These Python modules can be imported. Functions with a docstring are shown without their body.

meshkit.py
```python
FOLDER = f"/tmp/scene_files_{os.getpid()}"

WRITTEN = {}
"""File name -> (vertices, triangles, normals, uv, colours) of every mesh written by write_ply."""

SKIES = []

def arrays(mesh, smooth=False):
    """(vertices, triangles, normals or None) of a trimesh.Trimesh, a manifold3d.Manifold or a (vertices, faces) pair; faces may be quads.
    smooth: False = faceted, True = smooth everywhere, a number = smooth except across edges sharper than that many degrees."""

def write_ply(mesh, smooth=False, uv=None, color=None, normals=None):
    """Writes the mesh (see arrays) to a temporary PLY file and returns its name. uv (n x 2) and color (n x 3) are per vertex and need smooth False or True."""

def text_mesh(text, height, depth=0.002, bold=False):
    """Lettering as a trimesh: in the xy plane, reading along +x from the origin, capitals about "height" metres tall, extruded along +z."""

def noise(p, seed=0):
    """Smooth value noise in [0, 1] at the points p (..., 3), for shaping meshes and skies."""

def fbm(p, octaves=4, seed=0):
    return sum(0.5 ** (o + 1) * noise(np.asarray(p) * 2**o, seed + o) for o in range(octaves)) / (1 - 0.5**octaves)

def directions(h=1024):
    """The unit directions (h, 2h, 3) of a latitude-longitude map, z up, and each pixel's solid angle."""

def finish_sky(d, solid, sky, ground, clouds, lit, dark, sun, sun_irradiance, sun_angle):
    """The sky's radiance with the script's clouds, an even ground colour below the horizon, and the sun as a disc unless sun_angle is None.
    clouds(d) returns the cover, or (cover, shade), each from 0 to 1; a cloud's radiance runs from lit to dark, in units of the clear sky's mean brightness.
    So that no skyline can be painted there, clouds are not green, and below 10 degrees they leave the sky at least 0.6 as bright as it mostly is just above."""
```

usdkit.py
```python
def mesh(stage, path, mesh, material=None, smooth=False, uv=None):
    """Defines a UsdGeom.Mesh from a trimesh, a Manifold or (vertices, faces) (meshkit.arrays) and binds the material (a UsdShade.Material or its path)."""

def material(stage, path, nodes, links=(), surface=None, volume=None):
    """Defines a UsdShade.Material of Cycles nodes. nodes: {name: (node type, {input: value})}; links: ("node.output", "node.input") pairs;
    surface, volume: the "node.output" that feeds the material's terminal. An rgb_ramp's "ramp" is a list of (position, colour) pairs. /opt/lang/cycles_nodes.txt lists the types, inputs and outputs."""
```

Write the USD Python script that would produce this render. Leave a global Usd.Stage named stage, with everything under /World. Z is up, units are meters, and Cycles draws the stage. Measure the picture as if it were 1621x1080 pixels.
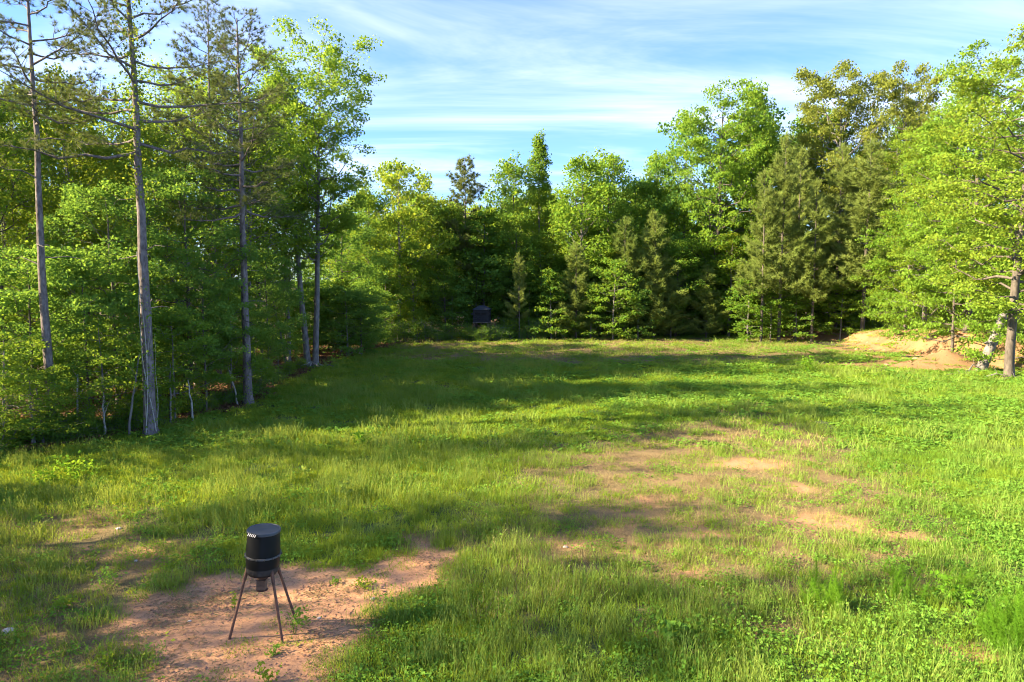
import math
import numpy as np
import usdkit, meshkit
from pxr import Usd, UsdGeom, UsdLux, UsdShade, Gf, Sdf, Vt

stage = Usd.Stage.CreateInMemory()
UsdGeom.SetStageUpAxis(stage, UsdGeom.Tokens.z)
UsdGeom.SetStageMetersPerUnit(stage, 1.0)
world = UsdGeom.Xform.Define(stage, '/World')
stage.SetDefaultPrim(world.GetPrim())
UsdGeom.Scope.Define(stage, '/World/Looks')

# ------------------------------------------------------------------ camera, sky, sun, exposure
EYE, FOC, PITCH = 6.3, 1081.0, math.radians(5.0)
SUN_EL, SUN_AZ = math.radians(29.0), math.radians(-99.0)
EXPOSURE, SKY, SUN = 3.98, 0.15, 0.50

cam = UsdGeom.Camera.Define(stage, '/World/camera')
cam.CreateHorizontalApertureAttr(36.0)
cam.CreateVerticalApertureAttr(36.0 * 682 / 1024)
cam.CreateFocalLengthAttr(36.0 * FOC / 1621.0)
cam.CreateClippingRangeAttr(Gf.Vec2f(0.05, 5000))
cam.CreateExposureAttr(EXPOSURE)
cam.AddTranslateOp().Set(Gf.Vec3d(0, 0, EYE))
cam.AddRotateXOp().Set(90.0 - math.degrees(PITCH))

SUNV = np.array([math.sin(SUN_AZ) * math.cos(SUN_EL), math.cos(SUN_AZ) * math.cos(SUN_EL), math.sin(SUN_EL)])
sun = UsdLux.DistantLight.Define(stage, '/World/sun')
sun.CreateIntensityAttr(SUN)
sun.CreateAngleAttr(0.5)
sun.CreateNormalizeAttr(True)
sun.CreateColorAttr(Gf.Vec3f(1.0, 0.82, 0.55))
m = Gf.Matrix4d(1)
m.SetRotate(Gf.Rotation(Gf.Vec3d(0, 0, 1), Gf.Vec3d(*SUNV)))
sun.AddTransformOp().Set(m)

sky_mat = usdkit.material(stage, '/World/Looks/sky_air', {
    'tc': ('texture_coordinate', {}),
    'sky': ('sky_texture', {'sky_type': 'single_scattering', 'sun_disc': False, 'sun_elevation': SUN_EL, 'sun_rotation': SUN_AZ, 'aerosol_density': 0.6, 'ozone_density': 2.0}),
    'sep': ('separate_xyz', {}),
    'zc': ('math', {'math_type': 'maximum', 'value2': 0.0}),
    'za': ('math', {'math_type': 'add', 'value2': 0.10}),
    'u': ('math', {'math_type': 'divide'}), 'v': ('math', {'math_type': 'divide'}),
    'uv': ('combine_xyz', {}),
    'mp': ('mapping', {'rotation': (0, 0, -0.45), 'scale': (0.40, 1.1, 1.0), 'location': (1.15, 2.3, 0.0)}),
    'n1': ('noise_texture', {'scale': 1.0, 'detail': 10.0, 'roughness': 0.62, 'distortion': 1.1}),
    'mp2': ('mapping', {'rotation': (0, 0, 0.15), 'scale': (0.22, 0.8, 1.0), 'location': (3.1, 5.7, 0.0)}),
    'n2': ('noise_texture', {'scale': 1.0, 'detail': 4.0, 'roughness': 0.5, 'distortion': 0.5}),
    'add': ('math', {'math_type': 'multiply_add', 'value2': 0.8}),
    'r': ('map_range', {'range_type': 'smoothstep', 'from_min': 0.78, 'from_max': 1.32, 'to_min': 0.0, 'to_max': 0.75, 'clamp': True}),
    'mul': ('mix', {'mix_type': 'multiply', 'fac': 1.0, 'color2': (0.086, 0.112, 0.172)}),
    'mix': ('mix', {'mix_type': 'mix', 'color2': (0.80, 0.82, 0.85)}),
    'bg': ('background_shader', {'strength': SKY}),
}, [('tc.generated', 'sep.vector'), ('sep.z', 'zc.value1'), ('zc.value', 'za.value1'), ('sep.x', 'u.value1'), ('za.value', 'u.value2'),
    ('sep.y', 'v.value1'), ('za.value', 'v.value2'), ('u.value', 'uv.x'), ('v.value', 'uv.y'), ('uv.vector', 'mp.vector'), ('mp.vector', 'n1.vector'),
    ('uv.vector', 'mp2.vector'), ('mp2.vector', 'n2.vector'), ('n2.fac', 'add.value1'), ('n1.fac', 'add.value3'), ('add.value', 'r.value'),
    ('sky.color', 'mul.color1'), ('mul.color', 'mix.color1'), ('r.result', 'mix.fac'), ('mix.color', 'bg.color')], surface='bg.background')
dome = UsdLux.DomeLight.Define(stage, '/World/sky')
dome.CreateIntensityAttr(1.0)
dome.GetPrim().SetCustomDataByKey('kind', 'structure')
UsdShade.MaterialBindingAPI.Apply(dome.GetPrim()).Bind(sky_mat)

# ------------------------------------------------------------------ helpers
used = {}
def numbered(path):
    n = used.get(path, -1) + 1
    used[path] = n
    return path if n == 0 else f'{path}_{n:03d}'

def tag(prim, label=None, cat=None, group=None, kind=None):
    for k, v in (('label', label), ('category', cat), ('group', group), ('kind', kind)):
        if v:
            prim.SetCustomDataByKey(k, v)
    return prim

class MB:
    """Collects vertices and triangles of one mesh."""
    def __init__(self):
        self.v, self.f, self.n = [], [], 0
    def add(self, v, f):
        v, f = np.asarray(v, float).reshape(-1, 3), np.asarray(f, int).reshape(-1, 3)
        self.v.append(v); self.f.append(f + self.n); self.n += len(v)
        return self
    def arr(self):
        return np.vstack(self.v), np.vstack(self.f)
    def build(self, name, mat, parent, smooth=False):
        base = parent if isinstance(parent, str) else str(parent.GetPath())
        return usdkit.mesh(stage, numbered(f'{base}/{name}'), self.arr(), mat, smooth).GetPrim()

def thing(name, label, cat, loc=(0, 0, 0), rz=0.0, group=None, kind=None):
    x = UsdGeom.Xform.Define(stage, numbered('/World/' + name))
    x.AddTranslateOp().Set(Gf.Vec3d(*map(float, loc)))
    x.AddRotateZOp().Set(float(math.degrees(rz)))
    return tag(x.GetPrim(), label, cat, group, kind)

def tube(pts, radii, sides=6):
    p = np.asarray(pts, float)
    t = np.gradient(p, axis=0)
    t /= np.linalg.norm(t, axis=1, keepdims=True) + 1e-12
    ref = np.array([1.0, 0, 0]) if abs(t[:, 2]).mean() > 0.7 else np.array([0, 0, 1.0])
    a = np.cross(t, ref); a /= np.linalg.norm(a, axis=1, keepdims=True) + 1e-12
    b = np.cross(t, a)
    ang = np.arange(sides) * 2 * np.pi / sides
    r = np.broadcast_to(np.asarray(radii, float), (len(p),))
    v = p[:, None] + r[:, None, None] * (np.cos(ang)[None, :, None] * a[:, None] + np.sin(ang)[None, :, None] * b[:, None])
    i, j = np.meshgrid(np.arange(len(p) - 1), np.arange(sides), indexing='ij')
    q = np.stack([i * sides + j, i * sides + (j + 1) % sides, (i + 1) * sides + (j + 1) % sides, (i + 1) * sides + j], -1).reshape(-1, 4)
    f = np.vstack([q[:, [0, 2, 1]], q[:, [0, 3, 2]]])
    n = len(p) * sides
    v = np.vstack([v.reshape(-1, 3), p[:1], p[-1:]])
    k = np.arange(sides)
    caps = np.vstack([np.stack([np.full(sides, n), k, (k + 1) % sides], 1), np.stack([np.full(sides, n + 1), n - sides + (k + 1) % sides, n - sides + k], 1)])
    return v, np.vstack([f, caps])

def lathe(profile, sides=40):
    """profile: (r, z) pairs from bottom to top."""
    pr = np.asarray(profile, float)
    ang = np.arange(sides) * 2 * np.pi / sides
    v = np.stack([pr[:, 0, None] * np.cos(ang), pr[:, 0, None] * np.sin(ang), np.broadcast_to(pr[:, 1, None], (len(pr), sides))], -1).reshape(-1, 3)
    i, j = np.meshgrid(np.arange(len(pr) - 1), np.arange(sides), indexing='ij')
    q = np.stack([i * sides + j, i * sides + (j + 1) % sides, (i + 1) * sides + (j + 1) % sides, (i + 1) * sides + j], -1).reshape(-1, 4)
    return v, np.vstack([q[:, [0, 1, 2]], q[:, [0, 2, 3]]])

def box(cx, cy, cz, sx, sy, sz):
    s = np.array([[x, y, z] for x in (-.5, .5) for y in (-.5, .5) for z in (-.5, .5)])
    f = [[0, 1, 3], [0, 3, 2], [4, 6, 7], [4, 7, 5], [0, 4, 5], [0, 5, 1], [2, 3, 7], [2, 7, 6], [0, 2, 6], [0, 6, 4], [1, 5, 7], [1, 7, 3]]
    return s * [sx, sy, sz] + [cx, cy, cz], f

def unit(a):
    return a / (np.linalg.norm(a, axis=-1, keepdims=True) + 1e-12)

def ray_ground(px, py, z=0.0):
    """Ground point that the picture point (px, py) of the photograph shows, at height z."""
    c = np.array([(px - 810.5) / FOC, 1.0, -(py - 540.0) / FOC])
    d = np.array([c[0], c[1] * math.cos(PITCH) + c[2] * math.sin(PITCH), -c[1] * math.sin(PITCH) + c[2] * math.cos(PITCH)])
    t = (z - EYE) / d[2]
    return np.array([d[0] * t, d[1] * t])

def spot(px, d):
    """Ground position d metres ahead in the direction of the photograph's column px."""
    return (px - 810.5) / FOC * (d * math.cos(PITCH) + EYE * 0.8 * math.sin(PITCH)), d

def top_z(py, d):
    return EYE + d * math.tan(math.atan((540.0 - py) / FOC) - PITCH)

def seg_dist(P, poly):
    """Distance from points to a polyline, the nearest segment's sign (left negative) and the parameter along it."""
    best, sign, par = np.full(len(P), 1e9), np.ones(len(P)), np.zeros(len(P))
    for i in range(len(poly) - 1):
        a, b = np.array(poly[i]), np.array(poly[i + 1])
        ab = b - a
        t = np.clip(((P - a) @ ab) / (ab @ ab), 0, 1)
        q = P - (a + t[:, None] * ab)
        dd = np.hypot(q[:, 0], q[:, 1])
        s = np.sign(q[:, 1] * ab[0] - q[:, 0] * ab[1])
        k = dd < best - 1e-9
        best[k], sign[k], par[k] = dd[k], s[k], i + t[k]
    return best, sign, par

def inside(P, poly):
    poly = np.asarray(poly, float)
    c = np.zeros(len(P), bool)
    for (x0, y0), (x1, y1) in zip(poly, np.roll(poly, -1, 0)):
        k = (y0 > P[:, 1]) != (y1 > P[:, 1])
        c ^= k & (P[:, 0] < (x1 - x0) * (P[:, 1] - y0) / (y1 - y0 + 1e-12) + x0)
    return c

def soft(P, poly, w, wob=0.0, sc=0.5, seed=0):
    """1 inside the polygon, 0 outside, over a soft wobbling border of width w."""
    d, _, _ = seg_dist(P, list(poly) + [poly[0]])
    d = np.where(inside(P, poly), d, -d)
    if wob:
        d = d + wob * (meshkit.fbm(np.c_[P * sc, np.zeros(len(P))], 4, seed) - 0.5) * 2
    t = np.clip(d / w + 0.5, 0, 1)
    return t * t * (3 - 2 * t)

def fb(P, sc, seed=0, o=4):
    return meshkit.fbm(np.c_[np.asarray(P)[:, :2] * sc, np.full(len(P), 3.7)], o, seed)

# ------------------------------------------------------------------ lie of the land
FIELD = [(-26, 8), (-21.5, 18), (-19.0, 24.0), (-14.9, 28.2), (-13.4, 35.5), (-14.2, 50), (-11.5, 68.8), (0, 72.4), (13, 75), (24, 80), (30, 76), (33, 70), (33.3, 62), (35, 55), (35.5, 48), (35, 43), (40, 37), (52, 25), (60, 10), (60, -20), (-40, -20)]
FOOT = [(16, 86), (24, 80.5), (30, 76), (33, 70), (33.4, 62), (35, 55), (35.5, 48), (37, 42), (43, 35), (54, 25), (64, 10)]
FOOT_H = [0.0, 0.5, 1.0, 1.4, 1.9, 2.3, 1.9, 1.3, 0.9, 0.5, 0.2]
CLAY = [ray_ground(*p) for p in [(190, 1085), (225, 960), (300, 912), (380, 898), (470, 900), (560, 905), (620, 880), (655, 852), (712, 852), (725, 885), (690, 930), (612, 948), (590, 1000), (540, 1040), (520, 1100), (350, 1150)]]

def height(P):
    P = np.asarray(P, float)
    z = 0.30 * (fb(P, 0.055, 5, 3) - 0.5) + 0.10 * (fb(P, 0.35, 6, 3) - 0.5)
    z = z * np.clip(np.hypot(P[:, 0], P[:, 1]) / 40, 0.3, 1)
    d, s, t = seg_dist(P, FOOT)
    d = np.where(s > 0, d, -d)
    hh = np.interp(t, np.arange(len(FOOT_H)), FOOT_H)
    k = np.clip((d + 0.4 + 1.6 * (fb(P, 0.3, 8) - 0.5)) / 3.6, 0, 1)
    z = z + hh * k * k * (3 - 2 * k) * (0.85 + 0.3 * fb(P, 0.4, 9))
    q = ((P[:, 0] - 32.6) * 0.97 + (P[:, 1] - 51.0) * 0.25) / 4.3, ((P[:, 1] - 51.0) * 0.97 - (P[:, 0] - 32.6) * 0.25) / 2.7
    r = np.clip(1 - np.hypot(*q) * (0.75 + 0.5 * fb(P, 0.5, 10)), 0, 1)
    return z + 1.25 * r ** 1.2

def hz(x, y):
    return float(height(np.array([[x, y]]))[0])

def soil(P):
    """Bare clay, leaf litter, dryness at ground points."""
    P = np.asarray(P, float)
    clay = soft(P, CLAY, 0.9, 0.8, 1.1, 21)
    n = fb(P, 0.45, 22)
    thin = soft(P, [ray_ground(*p) for p in [(-60, 1100), (-60, 840), (150, 800), (330, 850), (330, 900), (230, 960), (230, 1100)]], 2.2, 0.5, 0.6, 23)
    clay = np.maximum(clay, thin * np.clip((n - 0.50) * 5, 0, 0.42))
    for px, py, rx, ry in [(1040, 795, 1.1, .8), (1255, 775, 1.0, .55), (1300, 825, 1.7, .8), (1400, 845, 1.3, .7), (1105, 912, .8, .6), (900, 862, .7, .4), (1215, 1000, .4, .35), (1020, 1000, .5, .35), (1000, 870, .6, .4), (1120, 850, .7, .6), (1540, 1040, .6, .4), (1180, 735, 1.6, .7), (1430, 930, .5, .3)]:
        c = ray_ground(px, py)
        r = np.hypot((P[:, 0] - c[0]) / rx, (P[:, 1] - c[1]) / ry) + 1.5 * (n - 0.5)
        clay = np.maximum(clay, np.clip(1.15 - r, 0, 0.55))
    d, s, t = seg_dist(P, FOOT)
    d = np.where(s > 0, d, -d) + 1.8 * (fb(P, 0.35, 24) - 0.5)
    bank = np.clip((d + 1.8) / 1.2, 0, 1) * np.clip((4.6 - d) / 2.0, 0, 1) * np.clip((t - 1.4) * 2, 0, 1) * np.clip((7.2 - t) * 2, 0, 1)
    mound = np.clip(1.6 - np.hypot((P[:, 0] - 31.2) / 5.6, (P[:, 1] - 50.6) / 3.0) - 0.8 * (n - 0.5), 0, 1)
    path = soft(P, [ray_ground(*p) for p in [(1280, 545), (1420, 530), (1500, 560), (1440, 590), (1390, 578)]], 1.5, 0.8, 0.5, 25)
    bk = np.maximum.reduce([bank, np.clip(mound * 1.5, 0, 1), path * .8])
    clay = np.clip(np.maximum(clay, .50 * bk * np.clip(-.05 + .30 * (t < 3.2) + 1.5 * fb(P, .55, 33), 0, 1)), 0, 1)
    litter = 1 - soft(P, FIELD, 1.6, 1.2, 0.4, 26)
    litter = litter * (1 - np.maximum(bank, np.clip(mound * 1.5, 0, 1)))
    litter = np.maximum(litter, .95 * bk * np.clip(1.6 * fb(P, .7, 35) - .2, 0, 1))
    dryz = soft(P, [ray_ground(*p) for p in [(780, 905), (820, 800), (930, 690), (1180, 655), (1330, 700), (1500, 800), (1480, 940), (1200, 960)]], 5.0, 2.5, 0.25, 27)
    far = soft(P, [(-10, 56), (12, 50), (26, 54), (31, 60), (31, 74), (24, 79), (0, 71), (-11, 67)], 6.0, 3.0, 0.12, 28)
    thin2 = np.clip(thin * 0.75, 0, 1)
    dry = np.clip(np.maximum.reduce([dryz * 0.98, far * 0.85, thin2]) * (0.55 + 0.9 * fb(P, 0.3, 29)), 0, 1)
    return clay, litter, dry

# ------------------------------------------------------------------ materials
def leaf_look(name, dark, light, trans, tfac=0.42, rough=0.5, noise=0.5):
    return usdkit.material(stage, f'/World/Looks/{name}', {
        'g': ('geometry', {}), 'oi': ('object_info', {}),
        'n': ('noise_texture', {'scale': noise, 'detail': 1.0}),
        'a1': ('math', {'math_type': 'multiply_add', 'value2': 0.55}),
        'a2': ('math', {'math_type': 'multiply_add', 'value2': 0.45}),
        'rr': ('map_range', {'from_min': 0.30, 'from_max': 1.15, 'clamp': True}),
        'c': ('mix', {'color1': dark, 'color2': light}),
        't': ('mix', {'mix_type': 'mix', 'fac': 0.55, 'color2': trans}),
        'd': ('diffuse_bsdf', {}),
        'tr': ('translucent_bsdf', {}),
        'm': ('mix_closure', {'fac': tfac}),
    }, [('g.position', 'n.vector'), ('g.random_per_island', 'a1.value1'), ('n.fac', 'a1.value3'), ('oi.random', 'a2.value1'), ('a1.value', 'a2.value3'), ('a2.value', 'rr.value'),
        ('rr.result', 'c.fac'), ('c.color', 'd.color'), ('c.color', 't.color1'), ('t.color', 'tr.color'), ('d.BSDF', 'm.closure1'), ('tr.BSDF', 'm.closure2')], surface='m.closure')

def plain(name, c1, c2, scale=4.0, rough=0.8, bump=0.0, detail=5.0, stretch=(1, 1, 1), spec=0.3, metal=0.0, dist=0.02):
    nodes = {'tc': ('texture_coordinate', {}), 'mp': ('mapping', {'scale': stretch}), 'n': ('noise_texture', {'scale': scale, 'detail': detail, 'roughness': 0.6}),
             'r': ('rgb_ramp', {'ramp': [(0.3, c1), (0.7, c2)]}), 'p': ('principled_bsdf', {'roughness': rough, 'specular_ior_level': spec, 'metallic': metal})}
    links = [('tc.object', 'mp.vector'), ('mp.vector', 'n.vector'), ('n.fac', 'r.fac'), ('r.color', 'p.base_color')]
    if bump:
        nodes['b'] = ('bump', {'strength': bump, 'distance': dist})
        links += [('n.fac', 'b.height'), ('b.normal', 'p.normal')]
    return usdkit.material(stage, f'/World/Looks/{name}', nodes, links, surface='p.BSDF')

L = {
    'mid': leaf_look('leaf_mid_green', (0.060, 0.140, 0.022), (0.150, 0.260, 0.036), (0.42, 0.52, 0.03)),
    'yellow': leaf_look('leaf_yellow_green', (0.085, 0.175, 0.020), (0.195, 0.290, 0.034), (0.52, 0.54, 0.04)),
    'dark': leaf_look('leaf_deep_green', (0.062, 0.148, 0.034), (0.135, 0.245, 0.046), (0.34, 0.50, 0.04)),
    'bright': leaf_look('leaf_bright_green', (0.072, 0.160, 0.020), (0.175, 0.290, 0.036), (0.42, 0.54, 0.04)),
    'bronze': leaf_look('leaf_olive_bronze', (0.080, 0.115, 0.020), (0.215, 0.245, 0.046), (0.40, 0.42, 0.05)),
    'needle': leaf_look('pine_needle', (0.060, 0.095, 0.030), (0.150, 0.180, 0.056), (0.28, 0.31, 0.06), 0.2),
    'needle_green': leaf_look('green_pine_needle', (0.090, 0.150, 0.034), (0.225, 0.280, 0.066), (0.36, 0.42, 0.07), 0.3),
    'needle_young': leaf_look('young_pine_needle', (0.100, 0.155, 0.032), (0.235, 0.290, 0.072), (0.40, 0.42, 0.08), 0.25),
}
BARK = {
    'pine': plain('pine_bark', (0.055, 0.044, 0.040), (0.185, 0.158, 0.148), 9.0, 0.9, 1.0, 6.0, (1, 1, 0.42), 0.2, 0, 0.06),
    'grey': plain('grey_bark', (0.065, 0.058, 0.050), (0.20, 0.185, 0.168), 6.0, 0.9, 0.6, 6.0, (1, 1, 0.35), 0.2, 0, 0.03),
    'dark': plain('dark_bark', (0.045, 0.038, 0.030), (0.13, 0.110, 0.090), 6.0, 0.9, 0.5, 5.0, (1, 1, 0.4), 0.2, 0, 0.03),
    'pale': plain('pale_bark', (0.15, 0.135, 0.115), (0.34, 0.32, 0.285), 9.0, 0.85, 0.3, 5.0, (1, 1, 0.3), 0.2, 0, 0.02),
}
ground_mat = usdkit.material(stage, '/World/Looks/field_soil', {
    'at': ('attribute', {'attribute': 'soil'}), 's': ('separate_color', {'color_type': 'rgb'}),
    'g': ('geometry', {}),
    'n1': ('noise_texture', {'scale': 0.8, 'detail': 8.0, 'roughness': 0.65}),
    'n2': ('noise_texture', {'scale': 9.0, 'detail': 6.0, 'roughness': 0.7}),
    'n3': ('noise_texture', {'scale': 55.0, 'detail': 5.0, 'roughness': 0.75}),
    'vo': ('voronoi_texture', {'scale': 16.0, 'randomness': 1.0}), 'vr': ('map_range', {'from_min': 0.0, 'from_max': 0.6, 'to_min': 0.78, 'to_max': 1.12, 'clamp': True}), 'cv': ('mix', {'mix_type': 'multiply', 'fac': 0.8}),
    'turf': ('rgb_ramp', {'ramp': [(0.30, (0.030, 0.052, 0.014)), (0.55, (0.062, 0.085, 0.024)), (0.75, (0.12, 0.105, 0.045))]}),
    'dryc': ('rgb_ramp', {'ramp': [(0.30, (0.085, 0.085, 0.030)), (0.50, (0.165, 0.115, 0.055)), (0.72, (0.27, 0.150, 0.082))]}),
    'clayc': ('rgb_ramp', {'ramp': [(0.30, (0.24, 0.115, 0.062)), (0.46, (0.39, 0.205, 0.105)), (0.58, (0.46, 0.250, 0.130)), (0.75, (0.54, 0.35, 0.205))]}),
    'litc': ('rgb_ramp', {'ramp': [(0.30, (0.025, 0.018, 0.010)), (0.52, (0.075, 0.046, 0.026)), (0.75, (0.16, 0.092, 0.052))]}),
    'm1': ('mix', {}), 'm2': ('mix', {}), 'm3': ('mix', {}),
    'mn': ('mix', {'fac': 0.5}), 'mn2': ('mix', {'fac': 0.45}),
    'b': ('bump', {'strength': 0.9, 'distance': 0.04}),
    'p': ('principled_bsdf', {'roughness': 0.95, 'specular_ior_level': 0.15}),
}, [('at.color', 's.color'), ('g.position', 'n1.vector'), ('g.position', 'n2.vector'), ('g.position', 'n3.vector'), ('n1.fac', 'mn.color1'), ('n2.fac', 'mn.color2'),
    ('mn.color', 'mn2.color1'), ('n3.fac', 'mn2.color2'), ('mn2.color', 'turf.fac'), ('mn2.color', 'dryc.fac'), ('mn2.color', 'clayc.fac'), ('mn2.color', 'litc.fac'),
    ('turf.color', 'm1.color1'), ('dryc.color', 'm1.color2'), ('s.b', 'm1.fac'), ('m1.color', 'm2.color1'), ('litc.color', 'm2.color2'), ('s.g', 'm2.fac'),
    ('m2.color', 'm3.color1'), ('g.position', 'vo.vector'), ('vo.distance', 'vr.value'), ('clayc.color', 'cv.color1'), ('vr.result', 'cv.color2'), ('cv.color', 'm3.color2'), ('s.r', 'm3.fac'), ('m3.color', 'p.base_color'), ('mn2.color', 'b.height'), ('b.normal', 'p.normal')], surface='p.BSDF')

# ------------------------------------------------------------------ ground: one sheet to the horizon
def axis(near0, near1, step, far, growth=1.22):
    a = list(np.arange(near0, near1 + 1e-6, step))
    s = step
    while a[-1] < far:
        s *= growth; a.append(a[-1] + s)
    s = step
    while a[0] > -far:
        s *= growth; a.insert(0, a[0] - s)
    return np.array(a)
gx, gy = axis(-22, 40, 0.24, 2500), axis(8, 84, 0.24, 2500)
GX, GY = np.meshgrid(gx, gy, indexing='xy')
P = np.c_[GX.ravel(), GY.ravel()]
Z = height(P)
clay, litter, dry = soil(P)
Z += clay * 0.08 * (fb(P, 1.7, 31) - 0.5) + np.where(P[:, 0] > 18, clay * 0.75 * (fb(P, .75, 34, 5) - 0.5), 0)
i, j = np.meshgrid(np.arange(len(gy) - 1), np.arange(len(gx) - 1), indexing='ij')
a = (i * len(gx) + j).ravel()
F = np.vstack([np.c_[a, a + 1, a + 1 + len(gx)], np.c_[a, a + 1 + len(gx), a + len(gx)]])
g = usdkit.mesh(stage, '/World/ground', (np.c_[P, Z], F), ground_mat, True)
UsdGeom.PrimvarsAPI(g).CreatePrimvar('soil', Sdf.ValueTypeNames.Color3fArray, 'vertex').Set(Vt.Vec3fArray.FromNumpy(np.c_[clay, litter, dry].astype(np.float32)))
tag(g.GetPrim(), 'grassy clearing floor with bare red clay patches and a cut clay bank', 'ground', kind='structure')

# ------------------------------------------------------------------ tree makers
def leaf_quads(mb, C, size, rng, bias=0.9):
    n = len(C)
    nr = unit(rng.normal(size=(n, 3)) + [0, 0, bias])
    a = unit(np.cross(nr, rng.normal(size=(n, 3))))
    b = np.cross(nr, a)
    s = (size * (0.45 + 1.1 * rng.random(n) ** 1.5))[:, None]
    v = np.stack([C - a * s * .5, C + b * s * .36 + nr * s * .10, C + a * s * .5, C - b * s * .36 + nr * s * .10], 1)
    k = np.arange(n)[:, None] * 4
    mb.add(v.reshape(-1, 3), np.vstack([k + [0, 2, 1], k + [0, 3, 2]]))

def needles(mb, C, D, n, length, width, rng, spread=0.75):
    """n thin needles at every point of C, fanning about the directions D."""
    C, D = np.repeat(C, n, 0), np.repeat(D, n, 0)
    d = unit(D + rng.normal(size=C.shape) * spread)
    a = unit(np.cross(d, rng.normal(size=C.shape))) * width * .5
    tip = C + d * (length * rng.uniform(.7, 1.15, len(C)))[:, None] - [0, 0, 0.02]
    C = C - d * 0.02
    k = np.arange(len(C))[:, None] * 3
    mb.add(np.stack([C + a, C - a, tip], 1).reshape(-1, 3), k + [0, 1, 2])

def curve(p0, p1, bow, rng, n=6, wob=0.05):
    t = np.linspace(0, 1, n)[:, None]
    p = p0 + (p1 - p0) * t + np.array([0, 0, 1.0]) * bow * 4 * t * (1 - t)
    w = np.linalg.norm(p1 - p0) * wob
    p[1:-1] += rng.normal(size=(n - 2, 3)) * w
    return p

def trunk_line(H, rng, lean=(0, 0), wob=0.012, n=12):
    t = np.linspace(0, 1, n + 3) ** 1.5
    n += 3
    off = np.cumsum(rng.normal(size=(n, 2)) * (wob * H / 3.4), 0)
    off -= off[0]
    return np.c_[off * t[:, None] ** .5 + np.outer(t, lean), t * H]

def on_line(line, z):
    return np.array([np.interp(z, line[:, 2], line[:, k]) for k in (0, 1)] + [z])

PROFILES = {
    'oval': lambda t: math.sin(math.pi * min(1, (0.14 + 0.82 * t))) ** .7,
    'cone': lambda t: (1.02 - t) ** .8,
    'column': lambda t: min(1.0, 0.6 + t) * (1 - max(0, t - .55) / .5) ** .8,
    'dome': lambda t: (1 - (max(0, t - .25) / .78) ** 2) ** .5,
    'vase': lambda t: 0.45 + 0.75 * math.sin(math.pi * t ** 1.1 * .85),
}

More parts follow.
